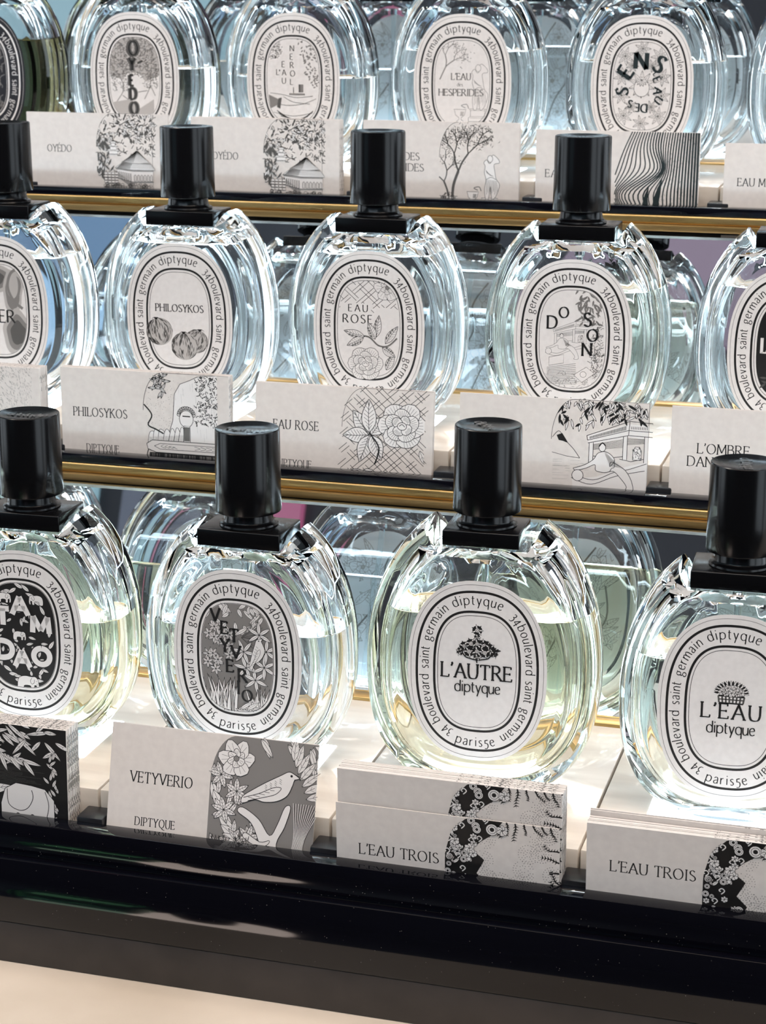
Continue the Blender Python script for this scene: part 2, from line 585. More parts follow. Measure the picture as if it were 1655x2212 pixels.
def words_canvas(inkm='ink'):
    cv = Canvas()

    def clock(a, b, p):
        c = ell(0, 0, a, b, 240, p=p)
        k0 = 60
        c = c[k0:] + c[:k0]
        return [c[0]] + c[:0:-1]
    base = clock(19.8, 28.2, 2.55)
    acc = arc_table(base)
    ring(cv, base, acc, 'diptyque', -.061, .061, 2.65, m=inkm)
    ring(cv, base, acc, '34boulevard saint germain', .090, .436, 2.5, m=inkm)
    ring(cv, base, acc, '34 boulevard saint germain', .563, .922, 2.5, m=inkm)
    b2 = clock(23.0, 31.8, 2.42)
    a2 = arc_table(b2)
    ring(cv, b2, a2, 'paris5e', .547, .455, 2.6, outward=False, m=inkm)
    return cv


# ------------------------------------------------------------------ drawing vocabulary
rnd = random.Random(11)


def leaf(cv, x, y, l, wd, rot, fillm='white', ow=.12, vein=True, nv=0, inkm='ink'):
    k = cv.T
    cx, cyy, s, r = k
    px, py = cv.tr((x, y))
    cv.T = (px, py, s, r + rot)
    up = [(0, 0), (l * .25, wd * .42), (l * .55, wd * .45), (l * .85, wd * .18), (l, 0)]
    dn = [(l * .85, -wd * .2), (l * .55, -wd * .45), (l * .25, -wd * .4)]
    p = catmull(up, 3)[:-1] + catmull([(l, 0)] + dn + [(0, 0)], 3)[:-1]
    cv.fill(p[::-1], fillm)
    cv.line(p, ow, inkm, closed=True)
    if vein:
        cv.line([(0, 0), (l * .5, wd * .04), (l * .95, 0)], ow * .8, inkm)
    for i in range(nv):
        t = (i + 1) / (nv + 1)
        h = wd * .42 * math.sin(math.pi * min(.95, t + .05))
        cv.line([(l * t * .9, 0), (l * (t * .9 + .12), h * .8)], ow * .6, inkm)
        cv.line([(l * t * .9, 0), (l * (t * .9 + .12), -h * .8)], ow * .6, inkm)
    cv.T = k


def bloom(cv, x, y, r, n=5, rings=2, hatch=3, fillm='white', ow=.13, rot=0.0):
    for q in range(rings, 0, -1):
        rr = r * q / rings
        for i in range(n):
            a = rot + 2 * math.pi * (i + .5 * (q % 2)) / n
            c = (x + math.cos(a) * rr * .55, y + math.sin(a) * rr * .55)
            pts = []
            for j in range(12):
                t = 2 * math.pi * j / 12
                k = 1 + .12 * math.sin(3 * t + i)
                pts.append((c[0] + (math.cos(t) * math.cos(a) * rr * .5 - math.sin(t) * math.sin(a) * rr * .42) * k, c[1] + (math.cos(t) * math.sin(a) * rr * .5 + math.sin(t) * math.cos(a) * rr * .42) * k))
            cv.shape(pts, fillm, ow)
            for h in range(hatch):
                b = a + (h - (hatch - 1) / 2) * .32
                cv.line([(x + math.cos(b) * rr * .42, y + math.sin(b) * rr * .42), (x + math.cos(b) * rr * .86, y + math.sin(b) * rr * .86)], ow * .55, 'ink')
    cv.shape(ell(x, y, r * .16, r * .16, 10), 'ink_soft', ow)


def clump(cv, x, y, rx, ry, n, l, wd, fillm='white', ow=.1, rg=rnd, nv=0):
    for i in range(n):
        a = rg.uniform(0, 2 * math.pi)
        q = math.sqrt(rg.random())
        leaf(cv, x + rx * q * math.cos(a), y + ry * q * math.sin(a), l * rg.uniform(.6, 1.2), wd, rg.uniform(0, 2 * math.pi), fillm, ow, True, nv)


def scribble(cv, x0, x1, y0, y1, n, l, wd=.12, m='ink', rg=rnd, test=None):
    for i in range(n):
        x, y = rg.uniform(x0, x1), rg.uniform(y0, y1)
        if test and not test(x, y):
            continue
        a = rg.uniform(0, math.pi)
        b = a + rg.uniform(-1, 1)
        k = l * rg.uniform(.5, 1.2)
        cv.line([(x, y), (x + k * math.cos(a), y + k * math.sin(a)), (x + k * math.cos(a) + k * math.cos(b), y + k * math.sin(a) + k * math.sin(b))], wd, m)


def grass(cv, x0, x1, y, h, n, wd=.12, fillm='white', rg=rnd):
    for i in range(n):
        x = rg.uniform(x0, x1)
        k = rg.uniform(.6, 1) * h
        b = rg.uniform(-.25, .25) * h
        t = h * .035
        p = catmull([(x - t, y), (x - t + b * .3, y + k * .5), (x + b, y + k)], 4) + catmull([(x + b, y + k), (x + t + b * .3, y + k * .5), (x + t, y)], 4)
        cv.fill(p[::-1], fillm, lift=(i % 6 == 0))
        cv.line(p, wd, 'ink')


def trellis(cv, x0, x1, y0, y1, pitch, wd, ow=.12, ang=.72):
    for s in (-1, 1):
        dx, dy = math.cos(ang * s), math.sin(ang * s)
        nx, ny = -dy, dx
        cxx, cyy = (x0 + x1) / 2, (y0 + y1) / 2
        L = math.hypot(x1 - x0, y1 - y0)
        n = int(L / pitch) + 1
        cv.z += 1
        for i in range(-n, n + 1):
            ox, oy = cxx + nx * i * pitch, cyy + ny * i * pitch
            segs = 26
            for off in (-wd / 2, wd / 2):
                pts = [(ox + nx * off + dx * L * (t / segs - .5) * 2, oy + ny * off + dy * L * (t / segs - .5) * 2) for t in range(segs + 1)]
                for a, b in zip(pts, pts[1:]):
                    m_ = ((a[0] + b[0]) / 2, (a[1] + b[1]) / 2)
                    if x0 <= m_[0] <= x1 and y0 <= m_[1] <= y1:
                        # weave: leave every second crossing open
                        q = ((m_[0] - cxx) * -math.sin(-ang * s) + (m_[1] - cyy) * math.cos(-ang * s)) / pitch
                        fr = abs(q - round(q))
                        if fr * pitch < wd * .6 and (round(q) + i) % 2 == (0 if s > 0 else 1):
                            continue
                        cv.line([a, b], ow, 'ink')


def rose(cv, x, y, r, ow=.14):
    rg = random.Random(int(x * 31 + y * 17 + r * 7))
    for q, n in ((1.0, 6), (.72, 5), (.46, 4)):
        for i in range(n):
            a = 2 * math.pi * i / n + q * 2.1
            rr = r * q
            c = (x + math.cos(a) * rr * .52, y + math.sin(a) * rr * .52)
            pts = []
            for j in range(12):
                t = 2 * math.pi * j / 12
                k = 1 + .1 * math.sin(2 * t + i * 1.7)
                pts.append((c[0] + (math.cos(t) * math.cos(a) * rr * .48 - math.sin(t) * math.sin(a) * rr * .5) * k, c[1] + (math.cos(t) * math.sin(a) * rr * .48 + math.sin(t) * math.cos(a) * rr * .5) * k))
            cv.shape(pts, 'white', ow)
            for h in range(6):
                b = a + (h - 2.5) * .15
                s = .56 if q < .9 else .62
                cv.line([(x + math.cos(b) * rr * s, y + math.sin(b) * rr * s), (x + math.cos(b) * rr * .9, y + math.sin(b) * rr * .9)], ow * .5, 'ink')
    cv.shape(ell(x, y, r * .2, r * .16, 12), 'white', ow)
    cv.line([(x - r * .12, y), (x, y + r * .08), (x + r * .12, y - r * .02)], ow, 'ink', smooth=True)


def bird(cv, x, y, s, fillm='white', ow=.14):
    k = cv.T
    px, py = cv.tr((x, y))
    cv.T = (px, py, k[2] * s, k[3])
    ow = ow
    cv.shape([(-1.5, -.55), (-.9, -.1), (-.2, .35), (.5, .75), (.95, 1.0), (1.25, .92), (1.55, .72), (1.3, .6), (1.2, .3), (.95, -.25), (.4, -.6), (-.3, -.72), (-.8, -.65), (-1.5, -.9)], fillm, ow, smooth=True)
    cv.line([(1.28, .9), (1.75, .74), (1.28, .62)], ow, 'ink')
    cv.fill(ell(1.12, .8, .07, .07, 8), 'ink')
    cv.line([(-1.45, -.6), (-.6, -.3), (.2, .1), (.6, .1), (.3, -.25), (-.4, -.5), (-1.2, -.75)], ow, 'ink', smooth=True)
    for i in range(5):
        cv.line([(-1.2 + i * .3, -.55 + i * .12), (-.8 + i * .26, -.62 + i * .14)], ow * .7, 'ink')
    for i in range(4):
        for j in range(3):
            cv.line([(-.3 + i * .26, .0 + i * .13 + j * .1), (-.18 + i * .26, -.08 + i * .13 + j * .1)], ow * .6, 'ink')
    cv.T = k


def elephant(cv, x, y, s, ow=.14, flip=1):
    k = cv.T
    px, py = cv.tr((x, y))
    cv.T = (px, py, k[2] * s, k[3])
    X = lambda p: [(a * flip, b) for a, b in (p if flip > 0 else p[::-1])]
    cv.shape(X([(-1.5, -1.0), (-1.55, .1), (-1.2, .75), (-.4, 1.0), (.5, .9), (1.0, .95), (1.4, .6), (1.5, .1), (1.55, -.5), (1.4, -1.0), (1.15, -.95), (1.2, -.4), (.9, -.3), (.8, -1.0), (.35, -1.0), (.3, -.4), (-.6, -.4), (-.75, -1.0)]), 'white', ow, smooth=True)
    cv.line(X([(.55, .75), (.3, .3), (.5, -.1), (.85, .1), (.9, .55)]), ow, 'ink', smooth=True)
    cv.line(X([(1.15, .35), (1.22, .3), (1.28, .35)]), ow, 'ink')
    cv.line(X([(1.3, 0), (1.2, -.3)]), ow * .7, 'ink')
    cv.T = k


def tree(cv, x, y, h, rg, lean=.15, n=90, wd=.5, m='ink_mid', spread=.38):
    tips = []

    def grow(px, py, a, l, wdd, d):
        qx, qy = px + l * math.cos(a), py + l * math.sin(a)
        mx, my = (px + qx) / 2 + rg.uniform(-.08, .08) * l, (py + qy) / 2
        cv.line([(px, py), (mx, my), (qx, qy)], wdd, m, smooth=True)
        if d == 0:
            tips.append((qx, qy))
            return
        for s in (-1, 1):
            grow(qx, qy, a + s * rg.uniform(.25, .6), l * rg.uniform(.6, .8), wdd * .65, d - 1)
            if d < 3:
                tips.append((qx, qy))
    grow(x, y, math.pi / 2 + lean, h * .36, wd, 4)
    for i in range(n):
        tx, ty = tips[rg.randrange(len(tips))]
        a = rg.uniform(0, 2 * math.pi)
        q = rg.uniform(0, h * .09)
        X, Y = tx + q * math.cos(a), ty + q * math.sin(a)
        a = rg.uniform(0, 2 * math.pi)
        l = h * .045
        cv.line([(X, Y), (X + l * .5 * math.cos(a), Y + l * .5 * math.sin(a)), (X + l * math.cos(a + .3), Y + l * math.sin(a + .3))], .22, m, taper=2)


def statue(cv, x, y, h, m='ink_mid', ow=.14):
    u = h / 8
    P = lambda pts: [(x + a * u, y + b * u) for a, b in pts]
    cv.shape(P([(-1.3, 0), (1.3, 0), (1.3, .5), (1, .7), (1, 1.5), (1.2, 1.7), (-1.2, 1.7), (-1, 1.5), (-1, .7), (-1.3, .5)][::-1])[::-1], 'white', ow, m)
    for b in (.5, .7, 1.5):
        cv.line(P([(-1.1, b), (1.1, b)]), ow * .7, m)
    cv.shape(P([(-.6, 1.7), (-.75, 3), (-.55, 4.2), (-.8, 5.2), (-.7, 6.1), (-.9, 6.6), (-.5, 7.0), (-.1, 6.5), (.25, 6.9), (.2, 7.4), (.5, 7.7), (1.2, 7.1), (1.3, 6.6), (.6, 6.4), (.7, 5.4), (.9, 4.4), (1.4, 3.6), (1.1, 2.4), (.7, 1.7), (.3, 1.7), (.1, 3.4), (-.15, 1.7)]), 'white', ow, m, smooth=True)
    cv.shape(P(ell(0, 7.15, .38, .48, 12)), 'white', ow, m)
    cv.line(P([(-.5, 4.3), (.2, 4.6), (.9, 4.3)]), ow, m, smooth=True)
    for i in range(9):
        cv.line(P([(-.5 + i * .18, 4.3 - i * .02), (-.45 + i * .2, 2.2 + .2 * (i % 3))]), ow * .7, m)
    for i in range(8):
        cv.line(P([(-.6 + i * .08, 5.6 - i * .1), (-.4 + i * .13, 5.1 - i * .05)]), ow * .7, m)


def urn(cv, x, y, h, m='ink_mid', ow=.14):
    u = h / 4
    P = lambda pts: [(x + a * u, y + b * u) for a, b in pts]
    cv.shape(P([(-.8, 0), (.8, 0), (.7, .4), (.25, .6), (.3, 1.1), (1.1, 1.7), (1.3, 2.6), (1.5, 3.0), (-1.5, 3.0), (-1.3, 2.6), (-1.1, 1.7), (-.3, 1.1), (-.25, .6), (-.7, .4)]), 'white', ow, m)
    cv.line(P([(1.3, 3.4), (.3, 3.9), (1.6, 4.2), (2.1, 3.2)]), ow * 1.6, m, smooth=True)
    for i in range(6):
        cv.line(P([(.2 + i * .15, 2.5), (.1 + i * .12, 1.5)]), ow * .7, m)


def pavilion(cv, x, y, s, ow=.12, figure=True):
    k = cv.T
    px, py = cv.tr((x, y))
    cv.T = (px, py, k[2] * s, k[3])
    P = lambda p: p
    cv.shape([(0, 5.4), (9, 8.4), (14, 8.2), (14, 0), (12.3, -.4), (12.3, 5.2), (9.2, 5.6), (8.6, 5.5), (8.6, .6), (7.7, .5), (7.7, 5.1), (1.2, 3.6), (1.2, -.6), (.3, -.8)], 'white', 0)
    for a, b in (((-.3, 5.3), (9.0, 9.0)), ((9.0, 9.0), (14, 8.8)), ((-.1, 4.3), (8.8, 7.0)), ((8.8, 7.0), (14, 6.9)), ((0, 3.7), (8.8, 5.9)), ((8.8, 5.9), (14, 5.8)), ((-.3, 5.3), (-.1, 4.3)), ((9, 9), (8.8, 5.9))):
        cv.line([a, b], ow, 'ink')
    cv.z += 1
    for i in range(34):
        t = i / 34
        x0 = 0.4 + 8 * t
        if i % 1 == 0:
            cv.line([(x0, 4.65 + 2.45 * t), (x0, 5.15 + 2.9 * t)], ow * 1.1, 'ink_mid')
    for i in range(12):
        x0 = 9.4 + i * .38
        cv.line([(x0, 7.3), (x0, 7.9)], ow * 1.1, 'ink_mid')
    for xx, y0, y1 in ((.3, -.8, 3.8), (1.2, -.6, 3.9), (7.7, .4, 5.6), (8.6, .5, 5.9), (12.3, -.4, 5.8), (13.2, -.2, 5.8)):
        cv.line([(xx, y0), (xx, y1)], ow, 'ink')
    for i in range(7):
        cv.line([(1.2, 3.4 - i * .18), (7.7, 4.9 - i * .28)], ow * .6, 'ink')
        cv.line([(8.6, 5.2 - i * .22), (12.3, 5.3 - i * .16)], ow * .6, 'ink')
    cv.shape([(9.9, .6), (9.9, 2.6), (10.4, 3.5), (11.3, 3.5), (11.7, 2.6), (11.7, .6)], 'white', ow)
    scribble(cv, 10, 11.6, .7, 3.2, 26, .3, ow * .8)
    cv.line([(1.2, .9), (5, .7), (7.7, 1.2)], ow, 'ink')
    cv.line([(7, .6), (9.5, .2), (12.3, .9)], ow, 'ink')
    if figure:
        cv.shape([(-3.2, -4.6), (2.2, -3.6), (8.5, -1.0), (13.5, .4), (13.6, -6), (-3, -6.4)], 'white', 0)
        cv.line([(-3.0, -3.4), (1.5, -4.4), (6.0, -2.4), (9, -1.6), (13.6, .2)], ow, 'ink', smooth=True)
        cv.line([(-3.4, -4.2), (1.0, -5.4), (6.5, -3.2), (13.6, -1.4)], ow, 'ink', smooth=True)
        cv.shape([(2.2, 1.5), (1.4, .2), (-.4, -1.1), (-2.4, -1.9), (-3.0, -2.1), (-2.4, -2.5), (-.2, -1.9), (1.7, -1.0), (2.0, -2.3), (4.0, -2.6), (5.8, -2.2), (7.4, -3.6), (8.8, -5.4), (8.4, -6.4), (10.2, -6.3), (9.8, -4.0), (8.4, -1.8), (6.4, -.6), (5.2, -.2), (5.0, -1.2), (6.0, .1), (5.4, 1.2), (4.3, 1.9), (3.4, 2.0)], 'white', ow, smooth=True)
        cv.shape(ell(3.2, 2.9, .75, .9, 16), 'white', ow)
        cv.line([(2.5, 3.1), (3.2, 3.9), (3.9, 3.3)], ow * 2, 'ink', smooth=True)
        cv.line([(5.9, .2), (6.0, -1.2), (5.4, -1.6), (5.0, -2.4)], ow, 'ink', smooth=True)
        cv.shape(ell(-2.0, -3.6, 1.25, 1.25, 18), 'white', ow)
    cv.T = k


def pagoda(cv, x, y, s, ow=.14, m='ink_mid'):
    k = cv.T
    px, py = cv.tr((x, y))
    cv.T = (px, py, k[2] * s, k[3])
    # small tower
    for i, (wd, yy) in enumerate(((2.2, 8.5), (1.6, 9.7), (1.0, 10.7))):
        cv.shape([(-4 - wd, yy), (-4 + wd, yy), (-4 + wd * .6, yy + .5), (-4 - wd * .6, yy + .5)], 'white', ow, m)
        cv.shape([(-4 - wd * .6, yy - .9), (-4 + wd * .6, yy - .9), (-4 + wd * .6, yy), (-4 - wd * .6, yy)], 'white', ow, m)
    cv.line([(-4, 11.2), (-4, 12.4)], ow * 2, m)
    # roof
    cv.shape([(-1.5, 5.4), (1.6, 7.2), (3.4, 8.9), (5.0, 7.0), (7.4, 5.3), (2.9, 5.0)], 'white', ow, m)
    cv.line([(3.4, 8.9), (3.4, 9.8)], ow * 2.4, m)
    for i in range(22):
        t = i / 21
        cv.line([(3.4 + (t - .5) * .5, 8.6), (-1.2 + 8.3 * t, 5.3)], ow * (1.4 if i < 9 else .7), m)
    cv.shape([(-3.6, 3.7), (-1.4, 5.2), (7.6, 5.0), (8.8, 3.3), (2.0, 3.2)], 'white', ow, m)
    for i in range(34):
        t = i / 33
        cv.line([(-1.3 + 8.8 * t, 5.1), (-3.2 + 12 * t, 3.5)], ow * (1.5 if i < 12 else .7), m)
    cv.shape([(-3.2, 1.0), (-3.2, 3.3), (1.8, 2.8), (8.2, 2.9), (8.2, .0), (1.8, -.2)], 'white', ow, m)
    for i in range(6):
        cv.shape([(2.3 + i, .1), (2.9 + i, .1), (2.9 + i, 1.5), (2.6 + i, 1.9), (2.3 + i, 1.5)], 'white', ow * 1.4, m)
    for i in range(8):
        cv.line([(-3 + i * .6, 2.9 - i * .1), (-3 + i * .6, 1.4 - i * .2)], ow * 2, m)
    # steps and stones
    for i in range(4):
        cv.line([(-4.4 + i * .3, 3.4 - i * .5), (1.6 + i * .2, -.6 - i * .6)], ow, m)
    cv.z += 1
    for i in range(16):
        a, b = -7 + (i % 4) * 1.1, -.6 + (i // 4) * .8
        cv.shape([(a, b), (a + .95, b), (a + .95, b + .6), (a, b + .6)], 'white', ow, m)
    for i in range(40):
        a, b = rnd.uniform(-7, 8), rnd.uniform(-1.9, -.8)
        cv.line(ell(a, b, .5, .35, 8), ow, m, closed=True)
    cv.T = k


def seaweed(cv, x, y, h, a, ow=.3, m='ink', rg=rnd):
    p = [(x, y)]
    for i in range(7):
        a += rg.uniform(-.4, .4)
        p.append((p[-1][0] + h / 7 * math.cos(a), p[-1][1] + h / 7 * math.sin(a)))
    cv.line(p, ow, m, smooth=True, taper=1)
    for i in range(1, 7):
        for s in (-1, 1):
            cv.line([p[i], (p[i][0] + h * .16 * math.cos(a + s * 1.1), p[i][1] + h * .16 * math.sin(a + s * 1.1))], ow * .8, m, taper=1)


def paisley(cv, x, y, r, ow=.16):
    cv.shape(ell(x, y, r, r, 16), 'white', ow)
    cv.line(ell(x, y, r * .68, r * .68, 14), ow, 'ink', closed=True)
    cv.fill(ell(x, y, r * .38, r * .38, 10), 'ink')


# ------------------------------------------------------------------ illustrations for the oval labels (field about +-15 x +-24.8)
def art_tam(cv):
    cv.fill(FIELD, 'ink')
    rg = random.Random(3)
    for i in range(26):
        a = 2 * math.pi * i / 26
        leaf(cv, 12.6 * math.cos(a), 21.5 * math.sin(a), 5, 1.7, a + rg.uniform(1.2, 2.2), 'white', .1, True)
    clump(cv, 0, -1, 12, 20, 46, 4, 1.3, 'white', .1, rg)
    for fx in (-1, 1):
        elephant(cv, 7.4 * fx, 16.6, 2.1, .12, -fx)
    elephant(cv, 2.0, -21.3, 3.2, .14, 1)
    elephant(cv, -1, .0, 1.9, .12, 1)
    for (ch, x, y, s) in (('T', -12.0, 4.2, 8.6), ('A', -4.6, 9.4, 9.4), ('M', 4.6, 2.0, 8.6), ('D', -12.2, -10.6, 8.8), ('A', -4.4, -14.2, 8.8), ('O', 4.6, -12.2, 8.4)):
        for wd_, m_ in ((3.5, 'ink'), (2.5, 'white')):
            cv.z += 1
            kT = cv.T
            cv.T = (x + .6, y, s, 0)
            for kind, pts in GLY[ch][1]:
                cv.line([(p_[0] * 1.05, p_[1] * .86) for p_ in pts], wd_, m_, smooth=(kind == S))
            cv.T = kT


def art_vety(cv):
    cv.fill(FIELD, 'ink_soft')
    rg = random.Random(5)
    for i in range(26):
        leaf(cv, rg.uniform(-12, 12), rg.uniform(13, 24), rg.uniform(4, 7.5), 1.8, rg.uniform(-2.6, -.6), 'white', .1)
    for i in range(14):
        a = rg.uniform(-.9, 1.2)
        cv.line([(2, 9), (2 + 12 * math.cos(a), 9 + 9 * math.sin(a))], .12, 'ink_mid')
    for q in range(15):
        x, y = rg.uniform(-14, -3), rg.uniform(-9, 13)
        for i in range(6):
            leaf(cv, x, y, 2.9, 1.0, i * 1.05 + q, 'white', .1)
    for c in ((4, -4), (8, -9), (12, -3), (13, 4), (10, 11), (3, 3)):
        for i in range(7):
            leaf(cv, c[0], c[1], 6.0, 1.6, i * 1.05 + c[0], 'white', .1)
    grass(cv, -14, -1, -25, 17, 34, .1)
    grass(cv, 6, 14, -25, 14, 20, .1)
    for i in range(8):
        leaf(cv, -1 + i, -22.5, 7, 1.6, -.2 + .4 * (i % 3), 'white', .1)
    cv.T = (8.6, 2.6, 1.0, .75)
    bird(cv, 0, 0, 4.3, 'white', .12)
    cv.T = (0.0, 0.0, 1.0, 0.0)
    cv.z += 2
    for ch, x, y, s in (('V', -11.3, 15.3, 5.4), ('E', -6.6, 10.2, 5.2), ('T', -2.9, 7.1, 5.4), ('Y', -7.0, 2.4, 5.4), ('V', -2.4, -.2, 5.4), ('E', -4.5, -6.4, 5.3), ('R', .7, -10.2, 5.4), ('I', .0, -15.6, 5.4), ('O', 2.2, -18.6, 4.9)):
        glyph(cv, ch, x, y, s, bold=1.35, serif=True)


def art_autre(cv):
    rg = random.Random(9)
    for c in ((0, 17.6, 1.9), (0, 14.6, 1.1), (-2.5, 11.8, 1.9), (2.5, 11.8, 1.9), (0, 11.9, 1.7), (-5.2, 10.6, 1.7), (5.2, 10.6, 1.7), (-7.0, 8.4, 1.2), (7.0, 8.4, 1.2), (-3.2, 8.4, 1.9), (3.2, 8.4, 1.9), (0, 8.8, 1.8), (0, 6.2, 1.2)):
        cv.shape(ell(c[0], c[1], c[2], c[2] * .95, 14), 'ink' if c[2] < 2 else 'white', .22)
        for i in range(7):
            a = i * .9 + c[0]
            leaf(cv, c[0], c[1], c[2] * 1.35, .7, a, 'ink' if i % 2 else 'white', .1, False)
        cv.shape(ell(c[0], c[1], c[2] * .5, c[2] * .5, 10), 'white', .16)
        cv.line(ell(c[0], c[1], c[2] * .24, c[2] * .24, 8), .16, 'ink', closed=True)
    for i in range(34):
        a = rg.uniform(-.4, math.pi + .4)
        r = rg.uniform(6, 8.4)
        if abs(math.cos(a)) > .35:
            leaf(cv, r * math.cos(a), 9.2 + r * .45 * math.sin(a), 1.7, .6, rg.uniform(0, 6), 'ink', .1, False)
    for s in (-1, 1):
        cv.line([(s * 6, 8), (s * 4.6, 6.2), (s * 2.6, 5.6), (s * .8, 5.2)], .35, 'ink', smooth=True)
        cv.line([(s * 7.4, 9), (s * 7.6, 6.2)], .12, 'ink_mid')
    cv.line([(0, 6), (0, 3.9)], .35, 'ink')
    text(cv, "L'AUTRE", -14.2, -2.8, 6.0, .17, serif=True, bold=.95, fit=28.2)
    text(cv, 'diptyque', -8.8, -8.6, 3.1, .26, fit=18.4)


def art_leau(cv):
    for i in range(8):
        cv.line([(-4.6 + i * 1.3, 2.2), (-5.0 + i * 1.42, 5.0)], .5, 'ink_mid')
    cv.line([(-5.0, 5), (5.0, 5)], .5, 'ink')
    cv.line([(-4.8, 3.6), (4.8, 3.6)], .3, 'ink')
    cv.line([(-4.6, 2.1), (4.6, 2.1)], .6, 'ink')
    for i in range(24):
        a = math.pi * i / 23
        leaf(cv, 4.6 * math.cos(a), 6.2 + 3.1 * math.sin(a), 2.1, .8, a, 'ink' if i % 2 else 'white', .1, False)
    for x, y, r in ((-3.7, 6.6, 1.4), (3.7, 6.6, 1.4), (-1.5, 8.2, 1.4), (1.6, 8.2, 1.4), (0, 6.3, 1.6), (-2.2, 6, 1.1), (2.2, 6, 1.1)):
        bloom(cv, x, y, r, 5, 1, 1, ow=.13)
    text(cv, "L'EAU", -11.0, -4.2, 6.0, .18, serif=True, bold=.95, fit=22.2)
    text(cv, 'diptyque', -8.8, -10.4, 3.1, .26, fit=18.4)


def blotch(cv, x, y, rx, ry, seed, steps=('ink_pale', 'ink_soft', 'ink_mid')):
    rg = random.Random(seed)
    ph = [rg.uniform(0, 6) for _ in range(4)]
    for i, m in enumerate(steps):
        k = 1 - i * .24
        cv.fill([(x + rx * k * math.cos(t) * (1 + .14 * math.sin(2 * t + ph[0]) + .08 * math.sin(5 * t + ph[1])), y + ry * k * math.sin(t) * (1 + .12 * math.sin(3 * t + ph[2]))) for t in [2 * math.pi * j / 30 for j in range(30)]], m)


def art_ink(cv):
    blotch(cv, -2, 16, 11, 7, 1)
    blotch(cv, 9, 10, 6, 12, 2, ('ink_pale', 'ink_soft'))
    cv.fill(ell(8.6, 13, 3.4, 7, 24), 'ink_pale')
    cv.line(catmull([(13, 22), (8, 19), (6, 12), (9, 5), (14, 1)], 6), 1.5, 'ink_soft')
    blotch(cv, 11, -12, 8, 12, 4, ('ink_pale', 'ink_soft', 'ink_mid', 'ink_mid'))
    blotch(cv, -9, -8, 7, 12, 5, ('ink_pale', 'ink_soft'))
    cv.z += 1
    text(cv, 'U', -1.8, 3.1, 3.6, .3, bold=.9)
    text(cv, 'ER', .6, -6.6, 6.4, .2, bold=1.1)
    text(cv, 'EAU', -12.5, 3.1, 3.6, .3, bold=.9)


def art_fig(cv, free):
    text(cv, 'PHILOSYKOS', -12.6, 3.6, 3.6, .2, serif=True, bold=1.0, fit=25.4, z=True)
    free.z = cv.z + 1
    rg = random.Random(2)
    for x, y, r in ((-11, -6.5, 7.2), (8.8, -10.6, 6.2), (2.4, -13.4, 7.2)):
        cc = free
        cc.fill(ell(x, y - .4, r, r * .98, 30), 'ink_pale')
        lean = {-11: .25, 8.8: -.35, 2.4: 0.05}[x]
        cl, sl = math.cos(lean), math.sin(lean)
        for i in range(210):
            ph = rg.uniform(-1, 1)
            lobe = .5 + .5 * math.cos(ph * 9 + x)
            if rg.random() > .25 + .55 * lobe * (.4 + abs(ph)):
                continue
            v0 = rg.uniform(-.98, .75)
            v1 = min(.96, v0 + rg.uniform(.2, .6))
            pts = []
            for k in range(5):
                v = v0 + (v1 - v0) * k / 4
                px, py = ph * r * math.sqrt(max(0, 1 - v * v)) * .98, v * r * .95
                pts.append((x + px * cl - py * sl, y - .4 + px * sl + py * cl))
            cc.line(pts, .34, rg.choice(('ink', 'ink_mid', 'ink_mid', 'ink_soft')) if lobe > .45 else rg.choice(('ink_soft', 'ink_mid')), taper=2)
        tx, ty = x - r * .93 * sl, y + r * .9 * cl
        for i in range(7):
            cc.line([(tx, ty - .6), (tx + (i - 3) * .35, ty + .4), (tx + (i - 3) * .8, ty + .7 - .12 * (i - 3) ** 2)], .5, 'ink', taper=1)


def art_rose(cv, free):
    trellis(cv, -15, 15, 8.5, 25, 5.6, 1.7, .17)
    cv.fill([(-14.5, 1.5), (-.5, 1.5), (2, 12.4), (-14.5, 12.4)], 'white')
    cv.fill([(2, 6), (16, 6), (16, 10), (6, 11)], 'white')
    bloom(cv, 9.5, 20.5, 6.5, 6, 2, 4, ow=.13)
    text(cv, 'EAU', -10.2, 8.3, 3.4, .18, fit=9.6, bold=.95)
    text(cv, 'ROSE', -13, 2.6, 4.1, .16, fit=14.8, bold=.95)
    cv.line([(-7, -3.8), (0, -4), (5, -8), (10, -8), (14.5, -4)], .8, 'ink_soft', smooth=True)
    cv.line([(-7, -3.8), (0, -4), (5, -8), (10, -8), (14.5, -4)], .12, 'ink', smooth=True)
    for x, y, l, r in ((4.0, -4.0, 11, 1.45), (8.5, -7, 11, .95), (3.4, -5, 9, 2.0), (-2, -4, 11, 2.9), (-2.6, -4.6, 9.5, 3.6), (9, -20, 9, 1.1), (7, -9, 8, -.6)):
        leaf(cv, x, y, l, 4.0, r, 'white', .18, True, 6)
        for i in range(4):
            cv.line([(x + l * (.2 + .15 * i) * math.cos(r) - .8 * math.sin(r), y + l * (.2 + .15 * i) * math.sin(r) + .8 * math.cos(r)), (x + l * (.3 + .15 * i) * math.cos(r) - 1.4 * math.sin(r), y + l * (.3 + .15 * i) * math.sin(r) + 1.4 * math.cos(r))], .45, 'ink_mid')
    free.z = cv.z + 1
    rose(free, -1.5, -17.5, 8.8, .17)


